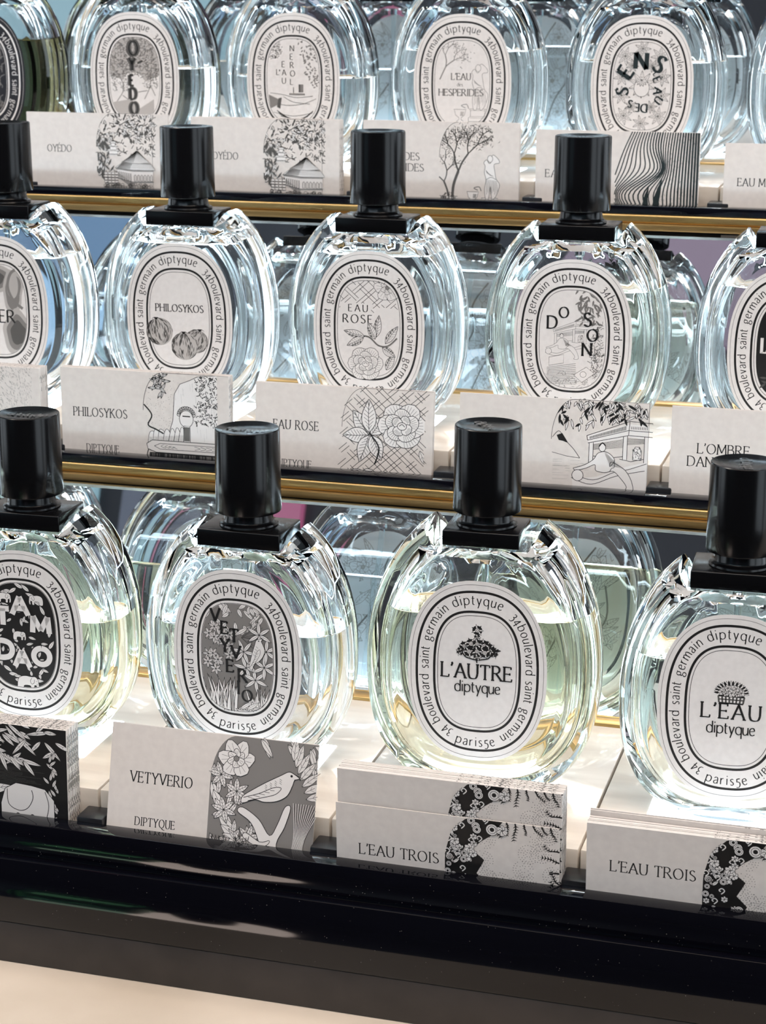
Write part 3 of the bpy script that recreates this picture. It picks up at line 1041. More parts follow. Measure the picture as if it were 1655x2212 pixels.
def art_doson(cv):
    rg = random.Random(8)
    k = cv.T
    cv.T = (-9.0, -7.2, 1.28, 0)
    pavilion(cv, 0, 4.2, .92, .09)
    cv.T = k
    scribble(cv, -13, 12, -24, -17, 70, 1.2, .1, 'ink_soft', rg)
    for i in range(60):
        a = rg.uniform(-1.2, 1.4)
        leaf(cv, rg.uniform(1, 13), rg.uniform(8, 24), 2.8, .8, rg.uniform(-2.8, -.3), 'ink_soft', .08, False, inkm='ink_mid')
    scribble(cv, 9, 14.5, -18, 8, 130, 1.0, .14, 'ink_mid', rg)
    cv.shape([(-11, -9), (-4, -7.4), (-4, -11.5), (-11, -13)], 'white', .1)
    cv.shape([(1, -17), (7, -13), (11, -16), (5, -20.5)], 'white', .1)
    cv.shape(ell(5.6, -16.6, 1.5, 1.4, 14), 'white', .1)
    for i in range(12):
        cv.line([(-12, -14 - i * .7), (2, -11.5 - i * .9)], .1, 'ink_mid')
    cv.z += 2
    for ch, x, y, s in (('D', -12.0, 5.0, 5.8), ('O', -6.5, 10.3, 5.0), ('S', 5.4, 6.6, 6.4), ('O', 7.2, -.4, 5.6), ('N', 5.0, -7.4, 5.8)):
        glyph(cv, ch, x, y, s, bold=1.2, serif=(ch not in 'OS'))


def art_ombre(cv):
    cv.fill(ell(0, 0, 15.0, 22.6, 90, p=2.8), 'ink')
    cv.z += 1
    text(cv, "L'OMBRE", -12.6, -1.5, 6.6, .16, fit=25, serif=True, bold=1.4, m='white')
    for i in range(40):
        leaf(cv, rnd.uniform(-10, 10), rnd.uniform(-20, -8), 4, 1.2, rnd.uniform(0, 6), 'ink_mid', .08)


def art_oyedo(cv):
    rg = random.Random(4)
    cv.fill([(-16, 2), (-8, -1), (-4, 3), (3, 3), (7, -2), (16, 2), (16, 26), (-16, 26)], 'ink_pale')
    scribble(cv, -15, 15, 0, 25, 820, .8, .24, 'ink_soft', rg)
    scribble(cv, -15, -4, -8, 1, 70, .7, .22, 'ink_soft', rg)
    scribble(cv, 6, 15, -6, 1, 60, .7, .22, 'ink_soft', rg)
    for p in ([(10, 3), (10, -4), (6, -12)], [(10, -4), (13, -10)], [(-10, 2), (-7, -6), (-12, -14)], [(-8, -10), (-2, -14)], [(2, -8), (8, -7)]):
        cv.line(p, .3, 'ink_soft', smooth=True)
    cv.fill([(-14, -14), (-2, -12), (2, -18), (12, -12), (12, -24), (-12, -24)], 'ink_pale')
    cv.z += 2
    for ch, y, s in (('O', 13.2, 8.2), ('Y', 4.4, 7.4), ('E', -4.4, 6.2), ('D', -12.2, 6.4), ('O', -20.8, 6.8)):
        glyph(cv, ch, -3.2 if ch != 'Y' else -3.4, y, s, bold=2.6, m='ink_mid', wx=.8)
        cv.z += 1
        glyph(cv, ch, -3.0 if ch != 'Y' else -3.2, y + .1, s * .97, bold=.7, m='ink', wx=.8)
    cv.z += 1
    leaf(cv, 2, 8.5, 4, 1.4, .45, 'ink_mid', .1)


def art_neroli(cv):
    rg = random.Random(6)
    scribble(cv, -14.5, -7, 12, 22, 110, .8, .22, 'ink_soft', rg, lambda x, y: (x + 11) ** 2 / 18 + (y - 17) ** 2 / 26 < 1)
    for i in range(150):
        x = rg.uniform(1, 15)
        y = rg.uniform(-4, 24)
        if x > 3 + (24 - y) * .25:
            leaf(cv, x, y, 1.6, .6, rg.uniform(0, 6), 'ink_soft', .08, False, inkm='ink_soft')
    for p in ([(-14, -7), (-6, -8), (2, -9.5), (12, -8.5)], [(-14, -12), (-4, -14), (6, -13), (14, -10)], [(-12, -18), (0, -20), (12, -18)], [(-6, -9), (0, -12), (10, -13)]):
        cv.line(p, .16, 'ink_mid', smooth=True)
    cv.fill([(-15, -8), (-9, -10.5), (-8, -13), (-14, -16)], 'ink_soft')
    cv.fill([(-9, -10), (-7, -9.6), (-8, -16), (-10, -15)], 'ink_mid')
    cv.fill([(3.4, -6.5), (6.2, -6.5), (6.2, -2), (3.4, -2)], 'ink_soft')
    cv.fill([(3.4, -6.5), (4.4, -6.5), (4.4, -2), (3.4, -2)], 'ink_mid')
    for i in range(12):
        cv.fill(ell(-2 + i * .8, -7.6, .3, .7, 6), 'ink_mid', lift=(i == 0))
    for i in range(4):
        cv.line([(-10 + i * .8, -17 - i), (2, -23 + i * .4), (12 - i, -17 - i)], .3, 'ink_mid', smooth=True)
    cv.z += 1
    for i, ch in enumerate('NEROLI'):
        glyph(cv, ch, -1.6 if ch != 'I' else 0, 16.6 - i * 4.7, 3.2, bold=.9, m='ink_mid')
    for i, ch in enumerate('EAU'):
        glyph(cv, ch, -6.6, 7.6 - i * 4.6, 3.2, bold=.9, m='ink_mid')
    glyph(cv, 'L', -10, 3.2, 3.2, bold=.9, m='ink_mid')
    cv.line([(-8.0, 6.2), (-8.2, 5.2)], .4, 'ink_mid')


def art_hesp(cv):
    rg = random.Random(12)
    tree(cv, -13, 2, 22, rg, -.45, 160, .6, 'ink_soft')
    statue(cv, 9.2, -21, 33, 'ink_mid')
    urn(cv, -1.0, -21.5, 9.5, 'ink_mid')
    for i in range(14):
        cv.fill(ell(rg.uniform(-4, 7), rg.uniform(8, 22), .35, .2, 6), 'ink_soft', lift=(i == 0))
    cv.z += 1
    text(cv, "L'EAU", -6.2, 2.0, 3.5, .2, serif=True, m='ink_mid', fit=11)
    text(cv, 'des', -2.8, -1.6, 1.3, .3, m='ink_mid', z=False)
    text(cv, 'HESPERIDES', -13.4, -6.8, 3.6, .2, serif=True, m='ink_mid', fit=25.5, z=False)


def art_sens(cv):
    for fx in (-1, 1):
        for fy in (-1, 1):
            for cxx, cyy, r in ((9.5, 16, 5.2), (0, 20, 4.6), (11, 5, 5.0), (5.5, 11, 3.6)):
                for i in range(7):
                    leaf(cv, cxx * fx, cyy * fy, r, r * .34, i * .9 + cxx * fx, 'white', .12, True, 1, 'ink_mid')
                cv.line(ell(cxx * fx, cyy * fy, r * .3, r * .3, 10), .12, 'ink_mid', closed=True)
    for i in range(10):
        leaf(cv, 0, 1.0, 7.5, 2.3, i * math.pi / 5 + .3, 'white', .13, True, 1, 'ink_mid')
    cv.shape(ell(0, -1.0, 4.2, 4.6, 24), 'white', .14, 'ink_mid')
    for i in range(6):
        leaf(cv, 0, 3.4, 3.6, 1.5, math.pi * (.1 + .16 * i) + math.pi, 'white', .12, True, inkm='ink')
    cv.z += 2
    for ch, x, y, s, r in (('N', -3.8, 9.4, 8.6, -.03), ('E', -6.6, 4.0, 8.2, 1.02), ('S', 5.2, 9.6, 8.8, -.62), ('S', -7.6, -4.9, 6.6, 1.45)):
        glyph(cv, ch, x, y, s, bold=1.9 if ch != 'S' else 1.5, rot=r, m='navy')
    for ch, x, y, s, r in (('L', 6.0, 6.4, 2.4, -.9), ('E', 6.0, 3.8, 4.2, -1.15), ('A', 7.0, -.4, 4.6, -1.7), ('U', 8.6, -5.0, 4.2, -2.2), ('D', 3.4, -9.6, 4.4, 3.1), ('E', -1.0, -9.4, 4.2, 3.1), ('S', -4.4, -8.0, 4.0, 2.8)):
        glyph(cv, ch, x, y, s, bold=1.4, rot=r, m='navy')


def art_dark(cv):
    scribble(cv, -14, 14, -24, 24, 200, 2.2, .3, 'ink_soft', random.Random(2))
    for i in range(6):
        blotch(cv, rnd.uniform(-9, 9), rnd.uniform(-18, 18), 4, 4, i, ('ink_soft', 'ink_pale'))


def label_art(fn, free=False):
    cv = Canvas(clip=FIELD)
    if free:
        fr = Canvas()
        fn(cv, fr)
        b = len(cv.v)
        cv.v += fr.v
        cv.f += [[i + b for i in f] for f in fr.f]
        cv.m += fr.m
    else:
        fn(cv)
    return cv


# ------------------------------------------------------------------ card art (card 88 x 50 mm, origin lower left; art window on the right)
CW, CH = 88.0, 50.0


def window(ur=CW, ul=43.5):
    p = [(ul, 0), (ur, 0), (ur, CH)]
    for k in range(13):
        t = math.pi / 2 * k / 12
        p.append((ul + 10.5 - 10.5 * math.sin(t), CH - 19 + 19 * math.cos(t)))
    return p


def c_tam(cv):
    cv.fill(window(), 'ink')
    rg = random.Random(21)
    for i in range(34):
        cv.line([(rg.uniform(44, 60), 15 + i * .5), (rg.uniform(62, 78), 15 + i * .5)], .16, 'ink_soft', taper=2)
    for i in range(30):
        leaf(cv, rg.uniform(44, 88), rg.uniform(38, 51), rg.uniform(6, 12), 1.9, rg.uniform(-.9, .9) + (math.pi if i % 2 else 0), 'white', .13, True, 1)
    for i in range(16):
        leaf(cv, 46 + i * 1.5, 41 - i * .4, rg.uniform(6, 11), 2.0, rg.uniform(-1.2, .2), 'white', .13)
    for i in range(26):
        y = 4 + i * 1.3
        leaf(cv, 82 + 2 * math.sin(i), y, 4.2, 1.3, 1.6 + rg.uniform(-.9, .9), 'white', .13, True)
    leaf(cv, 50, 20, 14, 4.4, .25, 'white', .15, True, 2)
    leaf(cv, 46, 17, 12, 3.6, .45, 'white', .15, True, 2)
    cv.T = (2.0, 6.5, 1.0, 0.0)
    cv.shape([(56, -8), (56, 9), (58, 15.5), (63, 18.5), (70, 18), (76, 17), (80, 12.5), (80, -8)], 'white', .22, smooth=False)
    cv.line([(59, 15.5), (59.5, 9), (64, 6.6), (68, 8), (70.5, 12.5), (70, 16)], .22, 'ink', smooth=True)
    cv.line([(76, 16), (77.5, 10), (76, 3)], .22, 'ink', smooth=True)
    for x in (63.5, 70):
        cv.line([(x - 1, 4.5), (x, 5.2), (x + 1, 4.6)], .5, 'ink', smooth=True)
        cv.line([(x - 1, 3.7), (x + 1, 3.7)], .25, 'ink')
    for i in range(3):
        cv.line([(64 + i * 2, 2.4 - i * .2), (66 + i * 2, 0)], .2, 'ink')
    cv.T = (0.0, 0.0, 1.0, 0.0)


def c_vety(cv):
    cv.fill(window(), 'ink_soft')
    rg = random.Random(22)
    for i in range(10):
        leaf(cv, rg.uniform(58, 88), rg.uniform(44, 51), 9, 2.6, rg.uniform(-1.6, -.4), 'white', .14)
    for i in range(7):
        leaf(cv, 84 - i, 28 + i * 2.4, 10, 3.2, .3 + i * .2, 'white', .14, True, 2)
    for i in range(8):
        leaf(cv, 44 + i, 31 - i * 3.4, 12, 3.8, -1.2 + .12 * i, 'white', .14, True, 1)
    for i in range(34):
        a_ = rg.uniform(44, 64)
        leaf(cv, a_, rg.uniform(0, 36 - (a_ - 44)), rg.uniform(4, 7), 2.0, rg.uniform(.2, 2.8), 'white', .14, True, 2)
    for c in ((48, 34), (50, 20), (61, 10), (47, 5), (55, 28), (57, 4)):
        for i in range(6):
            leaf(cv, c[0], c[1], 5.6, 2.3, i * 1.05 + c[0], 'white', .14, True, 3)
    bloom(cv, 54, 41, 7.4, 6, 2, 2, ow=.16)
    for i in range(12):
        cv.line([(78 + i * .5, 0), (80 + .4 * i, 12), (79 + i * 1.1, 26)], .18, 'white', smooth=True)
        cv.line([(78.2 + i * .5, 0), (80.2 + .4 * i, 12), (79.2 + i * 1.1, 26)], .12, 'ink', smooth=True)
    for p in ([(56, 20), (62, 16), (66, 8), (69, 0), (74, 0), (73, 9), (76, 16), (78, 24), (75.6, 24), (73, 17), (70, 12), (65, 18), (58, 22)], [(60, 12), (66, 9), (70, 10), (69, 8), (65, 7), (59, 10)]):
        cv.shape(p, 'white', .18, smooth=True)
    bird(cv, 69, 30.5, 7.6, 'white', .19)
    grass(cv, 44, 60, -1, 12, 20, .13)
    for i in range(6):
        leaf(cv, 70 + i * 2.2, 1, 6, 2.2, .6 + .4 * i, 'white', .14, True, 1)


def c_trois(cv):
    rg = random.Random(23)
    cv.z += 1
    pts = []
    for q in range(26):
        cxx, cyy = rg.uniform(50, 86), rg.uniform(2, 49)
        for r in (1.0, 1.9, 2.9, 3.9):
            n = int(r * 6)
            pts += [(cxx + r * math.cos(2 * math.pi * k / n), cyy + r * math.sin(2 * math.pi * k / n)) for k in range(n) if rg.random() < .8]
    cv.dots([p for p in pts if p[0] > 53 + 4 * math.sin(p[1] * .4)], .17, 'ink_mid')
    for i in range(8):
        seaweed(cv, 64 + i * 3.4, 50, rg.uniform(4, 9), -math.pi / 2 + .4, .5, rg=rg)
        seaweed(cv, 88, 8 + i * 4.6, rg.uniform(4, 8), math.pi - .5, .5, rg=rg)
        seaweed(cv, 62 + i * 3, 0, rg.uniform(2, 5), math.pi / 2, .4, rg=rg)
    edge = [(43.5, 0), (62, 0), (58, 6), (60, 12), (57, 17), (60, 23), (56, 27), (59, 33), (54, 37), (58, 41), (62, 44), (66, 50), (52, 50), (46, 44), (43.5, 34)]
    cv.fill(edge, 'ink')
    for q in range(120):
        x, y = rg.uniform(44, 63), rg.uniform(0, 50)
        lim = 59 - 3.5 * abs(math.sin(y * .32)) + (4 if y > 42 else 0)
        if x > lim:
            continue
        k = rg.random()
        if k < .3:
            paisley(cv, x, y, rg.uniform(.8, 1.7), .13)
        elif k < .6:
            bloom(cv, x, y, rg.uniform(1.2, 2.1), 6, 1, 0, ow=.12)
        elif k < .8:
            cv.line(catmull([(x, y), (x + 1.2, y + 1.4), (x + .2, y + 2.4), (x - .8, y + 1.6), (x - .2, y + 1.0)], 4), .3, 'white')
            cv.fill(ell(x - 1, y, .5, .5, 8), 'ink')
        else:
            leaf(cv, x, y, 3.4, 1.3, rg.uniform(0, 6), 'white', .12)
            leaf(cv, x + .4, y, 2.0, .6, rg.uniform(0, 6), 'ink', .1)
    paisley(cv, 62, 46.5, 2.4)
    bloom(cv, 66, 46.5, 2.2, 6, 1, 1, ow=.14)


def c_stipple(cv):
    rg = random.Random(24)
    cv.z += 1
    for i in range(1500):
        x, y = rg.uniform(44, 84), rg.uniform(0, 50)
        a = math.atan2(y - 20, x - 30) + math.pi / 2 + .3 * math.sin(x * .3)
        l = rg.uniform(.7, 1.4) * (1.25 - (x - 44) / 70)
        cv.line([(x, y), (x + l * math.cos(a), y + l * math.sin(a))], .62 * (1.25 - (x - 44) / 60), 'ink', taper=2)


def c_phil(cv):
    rg = random.Random(25)
    cv.line(window(), .18, 'ink')
    for i in range(120):
        cv.dots([(rg.uniform(45, 60), rg.uniform(20, 49))], .13, 'ink_mid')
    p = [(55, 15), (59, 27), (60, 40), (63, 45), (68, 47), (72, 49), (82, 50), (84, 10)]
    cv.shape(p, 'white', .2)
    for i in range(46):
        x = rg.uniform(58, 82)
        y = rg.uniform(20, 46)
        cv.line([(x, y), (x + .2, y - rg.uniform(2, 6))], .16, 'ink', taper=2)
    scribble(cv, 71, 87, 24, 49, 330, .8, .24, 'ink', rg)
    for i in range(7):
        x = 46 + i * 2.6
        cv.shape([(x, 12), (x + .3, 19 + 2 * math.sin(i)), (x + 2, 21 + i * .5), (x + 4.2, 19), (x + 4.6, 12)], 'white', .18, smooth=True)
        for k in range(4):
            cv.line([(x + .8 + k * .8, 18 + i * .3), (x + .8 + k * .9, 13)], .12, 'ink')
    for i in range(26):
        a = rg.uniform(0, 6.3)
        leaf(cv, 50 + 5 * rg.random(), 41 + 8 * rg.random(), 4.4, 1.3, a, 'white', .2, True)
    cv.line([(44, 34), (48, 29), (46, 24), (50, 22), (54, 20)], .5, 'ink', smooth=True)
    # head with water
    cv.shape(ell(66, 28, 3.6, 4.2, 18), 'white', .2)
    for i in range(12):
        a = math.pi * i / 11
        cv.line(ell(66 + 3.9 * math.cos(a), 30 + 3.4 * math.sin(a), .9, .8, 8), .2, 'ink', closed=True)
    for i in range(5):
        cv.line([(64, 29.5 - i * .1), (68, 29.5 - i * .1)], .12, 'ink')
    cv.shape([(64.6, 24.5), (67.8, 24.5), (68, 12), (64.4, 12)], 'white', .2)
    for i in range(7):
        cv.line([(64.9 + i * .42, 24), (64.9 + i * .42, 17)], .28, 'ink_mid')
    # basin
    cv.shape([(45, 14.6), (48, 16.5), (88, 16.5), (88, 10.5), (50, 10.5), (45.6, 12)], 'white', .24)
    cv.shape([(49, 13.6), (52, 15), (88, 15), (88, 12.2), (52, 12.2)], 'white', .18)
    for i in range(4):
        cv.line([(54 + i * 2, 14.5 - i * .3), (52.5 + i * 2, 13.6), (55 + i * 2, 12.8)], .14, 'ink', smooth=True)
        cv.line([(70 + i * 3, 14.4), (73 + i * 3, 13.6), (70 + i * 3, 12.8)], .14, 'ink', smooth=True)
    cv.fill([(46.5, 10.4), (88, 10.4), (88, 0), (46, 0)], 'ink')
    for i in range(90):
        x = rg.uniform(46, 87)
        cv.line([(x, 10), (x + .1, rg.uniform(4, 8.5))], .12, 'ink_soft')
    for i in range(8):
        x = 50 + i * 5
        cv.shape([(x, 1), (x + .6, 5), (x + 1.6, 6.4), (x + 2.4, 5), (x + 2, 3), (x + 3, 1)], 'white', .2, smooth=True)
        cv.line([(x + 3, 2), (x + 4.4, 3.2), (x + 5, 1.8)], .4, 'white', smooth=True)
    cv.line([(46, 12), (45, 8), (46.5, 4), (45.5, 0)], .3, 'ink', smooth=True)


def c_rose(cv):
    cv.line(window(), .14, 'ink')
    trellis(cv, 43, 88, 0, 50, 5.4, 1.9, .19)
    for x, y, l, r in ((57, 28, 14, 2.2), (57, 28, 13, 3.2), (57, 28, 14, -1.9), (58, 28, 13, -1.15), (58, 28, 12, .9), (57, 29, 16, 1.6)):
        leaf(cv, x, y, l, 7.6, r, 'white', .24, True, 7)
    cv.line([(57, 29), (62, 22), (60, 14)], .5, 'ink', smooth=True)
    rose(cv, 73, 33, 11.5, .23)
    rose(cv, 54, 3, 9.5, .23)
    leaf(cv, 61, 6, 7, 2.8, .35, 'white', .16, True, 2)
    leaf(cv, 82, 22, 7, 2.6, -1.2, 'white', .16, True, 1)


def c_doson(cv):
    rg = random.Random(26)
    cv.line(window(), .16, 'ink')
    for i in range(26):
        y = rg.uniform(1, 22)
        cv.line([(44.5, y), (44.5 + rg.uniform(2, 8), y + .2)], .2, 'ink', taper=2)
    for i in range(14):
        y = rg.uniform(15, 22)
        x = rg.uniform(50, 58)
        cv.line([(x, y), (x + rg.uniform(2, 5), y)], .2, 'ink', taper=2)
    cv.line([(44, 32), (47, 35), (50, 31), (54, 27), (57, 23)], .2, 'ink', smooth=True)
    cv.shape([(46, 33), (48.5, 34), (50.5, 31), (51.5, 29.6), (49, 30.5), (47, 30.8)], 'ink', .1)
    cv.line([(44, 25), (51, 23.5), (57, 23)], .16, 'ink')
    pavilion(cv, 60.5, 22.5, 2.1, .2)
    for i in range(120):
        x = rg.uniform(46, 87)
        y = 50 - rg.random() ** 1.5 * (8 if x > 66 else 12)
        leaf(cv, x, y, rg.uniform(2.6, 5), 1.0, rg.uniform(-2.7, -.4), 'white' if i % 3 else 'ink', .16, False)


def c_oyedo(cv):
    rg = random.Random(27)
    cv.line(window(78), .16, 'ink_mid')
    scribble(cv, 44, 80, 26, 49, 230, 1.2, .28, 'ink_mid', rg)
    for c in ((66, 40), (74, 44), (60, 44), (47, 38)):
        for i in range(34):
            a = rg.uniform(0, 6.3)
            r = rg.uniform(1, 6)
            leaf(cv, c[0] + r * math.cos(a), c[1] + r * math.sin(a), 2.6, .9, a, 'ink_mid' if i % 2 else 'white', .12, False, inkm='ink_mid')
    for i in range(60):
        x, y = rg.uniform(44, 52), rg.uniform(12, 34)
        leaf(cv, x, y, 4, .9, rg.uniform(.6, 2.4), 'ink_mid' if i % 3 else 'white', .12, False, inkm='ink_mid')
    pagoda(cv, 62, 12, 2.0, .17)


def c_hesp(cv):
    rg = random.Random(28)
    cv.line(window(80)[3:], .16, 'ink_mid')
    tree(cv, 51, 9, 42, rg, -.22, 420, 1.5, 'ink_mid')
    tree(cv, 49, 9, 26, rg, .3, 110, 1.0, 'ink_mid')
    statue(cv, 72, 3, 31, 'ink_mid', .2)
    urn(cv, 62.5, 6, 9, 'ink_mid', .2)
    cv.shape([(45, 3), (53, 3), (52.4, 7), (54, 10), (44.6, 10), (46, 7)], 'white', .24, 'ink_mid')
    for i in range(12):
        cv.line([(46 + i * .6, 3.4), (46 + i * .6, 6.5)], .24, 'ink_mid')
    scribble(cv, 45, 53, 8, 11, 40, .8, .28, 'ink_mid', rg)
    for i in range(5):
        cv.line([(54 + i * 2, 2), (55 + i * 2, 5 + math.sin(i)), (57 + i * 2, 2.4)], .3, 'ink_mid', smooth=True)


def c_waves(cv):
    n = 27
    for i in range(n):
        t = i / (n - 1)
        xt = 52 + 35 * t
        pts = []
        for k in range(25):
            y = 50 - 50 * k / 24
            left = (1 - t) ** 1.2 * 9.5 * math.sin(math.pi / 2 * min(1, (50 - y) / 32))
            dent = 8.5 * math.exp(-((y - 17) / 8.5) ** 2) * math.exp(-((t - .30) / .24) ** 2) * -1
            dent += 7 * math.exp(-((y - 30) / 9) ** 2) * math.exp(-((t - .34) / .2) ** 2)
            pts.append((xt - left + dent, y))
        cv.line(pts, .42 + .75 * t * t, 'navy')
        if t > .35:
            for k in range(16):
                y = rnd.uniform(0, 50)
                cv.line([(xt + .4, y), (xt + .7 + rnd.uniform(-.5, .5), y + rnd.uniform(-1.4, 1.4))], .1, 'navy')
    cv.fill([(63.5, 10), (64.6, 16), (66.4, 21), (68.6, 26), (68.0, 18), (67.2, 13), (68.4, 6), (65.4, 6)][::-1], 'navy')
    cv.fill([(58.4, 12), (59.6, 17), (61.8, 22), (61.2, 15), (62.4, 7), (60, 7)][::-1], 'navy')


def c_plain(cv):
    cv.line([(44, 20), (44, 36), (50, 48)], .1, 'ink_pale', smooth=True)


def card_title(cv, lines):
    for t, u, v, wd, s in lines:
        text(cv, t, u, v, s, .2, serif=True, bold=.78, fit=wd)


# ------------------------------------------------------------------ bottle
BW = 44.4


def outline(s, z_c=51.5, zb=53.5, zt=57.5, notch=95.5, hw=18.6, tipx=23.5, tipz=106.0, n=112, pw=2.1, floor=0.0, bw=BW):
    """closed curve seen from the front; star-shaped about (0, z_c); the notch for the neck plate is cut in at the top"""
    angs = [2 * math.pi * k / n for k in range(n)]
    ac = math.atan2(notch - z_c, hw)
    at = math.atan2(tipz - z_c, tipx)
    for a in (ac, at, ac + .01, at - .01, (ac + at) / 2):
        angs += [a, math.pi - a]
    fl = math.atan2(-(z_c - floor), 14.0)
    angs = sorted(a % (2 * math.pi) for a in angs)
    out = []
    for a in angs:
        c, sn = math.cos(a), math.sin(a)
        b = zt if sn > 0 else zb
        q_ = pw if sn > 0 else pw + .45
        r = 1.0 / ((abs(c) / (bw * s)) ** q_ + (abs(sn) / (b * s)) ** q_) ** (1 / q_)
        x, z = r * c, r * sn
        if sn > 0:
            aa = abs(math.atan2(sn, abs(c)))
            if aa >= ac - 1e-9:
                rn = (notch - z_c) / sn
                r = min(r, rn)
            elif aa > at - 1e-9:
                # wall line from (hw, notch) to (tipx, tipz)
                x1, y1, x2, y2 = hw, notch - z_c, tipx, tipz - z_c
                d = (x2 - x1) * sn - (y2 - y1) * abs(c)
                rn = (x1 * -(y2 - y1) + y1 * (x2 - x1)) / d if abs(d) > 1e-9 else 1e9
                if rn > 0:
                    r = min(r, rn)
        else:
            r = min(r, (z_c - floor) / -sn) if sn < -1e-6 else r
        out.append((r * c, z_c + r * sn))
    return out


def shell(bm, prof, notch=95.5, flip=False, closed_mid=None, kw=None):
    """lofts outline(s) at depth y for every (s, y) of prof; closes both ends"""
    rings = []
    for s, y in prof:
        q = outline(s, notch=notch, **(kw or {}))
        rings.append([bm.verts.new((x * MM, y * MM, z * MM)) for x, z in q])
    n = len(rings[0])
    fs = []
    for a, b in zip(rings, rings[1:]):
        for k in range(n):
            k2 = (k + 1) % n
            fs.append(bm.faces.new((a[k], a[k2], b[k2], b[k])))
    for rg_, rev in ((rings[0], True), (rings[-1], False)):
        q = rg_[::-1] if rev else rg_
        fs.append(bm.faces.new(q))
    return fs


HALF = [(.70, -16.0), (.735, -15.85), (.765, -15.2), (.785, -14.5), (.80, -14.3), (.87, -14.1), (.93, -13.4), (.965, -12.0), (.985, -9.8), (.993, -7.0), (.998, -5.6), (1.0, -3.0)]
OUTER = HALF + [(s, -y * 1.22) for s, y in HALF[::-1]]
IH = [(.60, -12.3), (.68, -12.1), (.75, -11.3), (.80, -9.8), (.84, -7.2), (.865, -4.0), (.875, 0)]
INNER = IH + [(s, -y * 1.22) for s, y in IH[-2::-1]]


def glass_mesh(notch):
    bm = bmesh.new()
    bw = BW if notch < 100 else 47.6
    zc = 50.0 if notch < 100 else 53.0
    shell(bm, OUTER, notch, kw=dict(tipz=notch + 8.5, bw=bw, z_c=zc, zb=zc + 2, zt=61.0 if notch < 100 else 67.0, hw=18.6, tipx=23.5))
    bmesh.ops.recalc_face_normals(bm, faces=bm.faces)
    fs = shell(bm, INNER, notch - 4.5, kw=dict(floor=5.5, hw=30, tipx=30.5, tipz=notch - 3.5, bw=bw, z_c=zc, zb=zc + 2, zt=61.0 if notch < 100 else 67.0))
    # the cavity faces look into the cavity
    me0 = [f for f in fs]
    bmesh.ops.recalc_face_normals(bm, faces=me0)
    bmesh.ops.reverse_faces(bm, faces=me0)
    me = bpy.data.meshes.new('glass_body')
    bm.to_mesh(me)
    bm.free()
    for p in me.polygons:
        p.use_smooth = True
    me.set_sharp_from_angle(angle=math.radians(24))
    return me


def liquid_mesh(notch, level):
    bm = bmesh.new()
    pr = [(s + .004, y + (-.15 if y < 0 else (.15 if y > 0 else 0))) for s, y in INNER]
    bw = BW if notch < 100 else 47.6
    zc = 50.0 if notch < 100 else 53.0
    shell(bm, pr, notch - 4.4, kw=dict(floor=5.3, hw=30, tipx=30.5, tipz=notch - 3.4, bw=bw, z_c=zc, zb=zc + 2, zt=61.0 if notch < 100 else 67.0))
    bmesh.ops.recalc_face_normals(bm, faces=bm.faces)
    r = bmesh.ops.bisect_plane(bm, geom=list(bm.verts) + list(bm.edges) + list(bm.faces), plane_co=(0, 0, level * MM), plane_no=(0, 0, 1), clear_outer=True)
    edges = [e for e in r['geom_cut'] if isinstance(e, bmesh.types.BMEdge)]
    f = bmesh.ops.holes_fill(bm, edges=edges, sides=0)['faces']
    if not f:
        f = bmesh.ops.contextual_create(bm, geom=edges)['faces']
    bmesh.ops.recalc_face_normals(bm, faces=bm.faces)
    f = [q for q in bm.faces if abs(q.normal.z) > .99 and abs(q.calc_center_median().z - level * MM) < 1e-5]
    bmesh.ops.inset_region(bm, faces=f, thickness=.0009, depth=-.0007, use_even_offset=False)
    f = [q for q in bm.faces if abs(q.normal.z) > .99 and q.calc_center_median().z > (level - 3) * MM]
    bmesh.ops.inset_region(bm, faces=f, thickness=.0012, depth=-.0003, use_even_offset=False)
    me = bpy.data.meshes.new('liquid')
    bm.to_mesh(me)
    bm.free()
    for p in me.polygons:
        p.use_smooth = True
    me.set_sharp_from_angle(angle=math.radians(50))
    return me


def label_mesh():
    bm = bmesh.new()
    q = LABEL
    a = [bm.verts.new((x * MM, 0, z * MM)) for x, z in q]
    b = [bm.verts.new((x * MM, -.00018, z * MM)) for x, z in q]
    bm.faces.new(a)
    bm.faces.new(b[::-1])
    for k in range(len(a)):
        k2 = (k + 1) % len(a)
        bm.faces.new((a[k], b[k], b[k2], a[k2]))
    me = bm_mesh(bm, 'label')
    return me


MESH = {}
for nt_ in (95.5, 104.4):
    MESH['glass', nt_] = glass_mesh(nt_)
MESH['label'] = label_mesh()
fr_ = frame_canvas()
MESH['frame'] = fr_.mesh('border_line')
MESH['words'] = words_canvas().mesh('lettering')
MESH['frame_w'] = frame_canvas('white').mesh('border_line')
MESH['words_w'] = words_canvas('white').mesh('lettering')
# cap: concave top, slightly flared foot
MESH['cap'] = lathe_mesh('cap', [(0, 33.3 * MM), (6 * MM, 33.45 * MM), (10 * MM, 33.9 * MM), (12.2 * MM, 34.6 * MM), (12.9 * MM, 34.7 * MM), (13.25 * MM, 34.4 * MM), (13.35 * MM, 33.8 * MM), (13.5 * MM, 12 * MM), (13.65 * MM, .6 * MM), (13.4 * MM, .1 * MM), (12.6 * MM, 0), (10.5 * MM, .2 * MM), (10.2 * MM, 1.5 * MM), (0, 1.5 * MM)], 72)
MESH['collar'] = lathe_mesh('collar', [(0, 0), (12.0 * MM, 0), (12.3 * MM, .5 * MM), (12.0 * MM, 1.2 * MM), (10.8 * MM, 1.7 * MM), (10.2 * MM, 2.6 * MM), (9.6 * MM, 7.5 * MM), (0, 7.5 * MM)], 56)


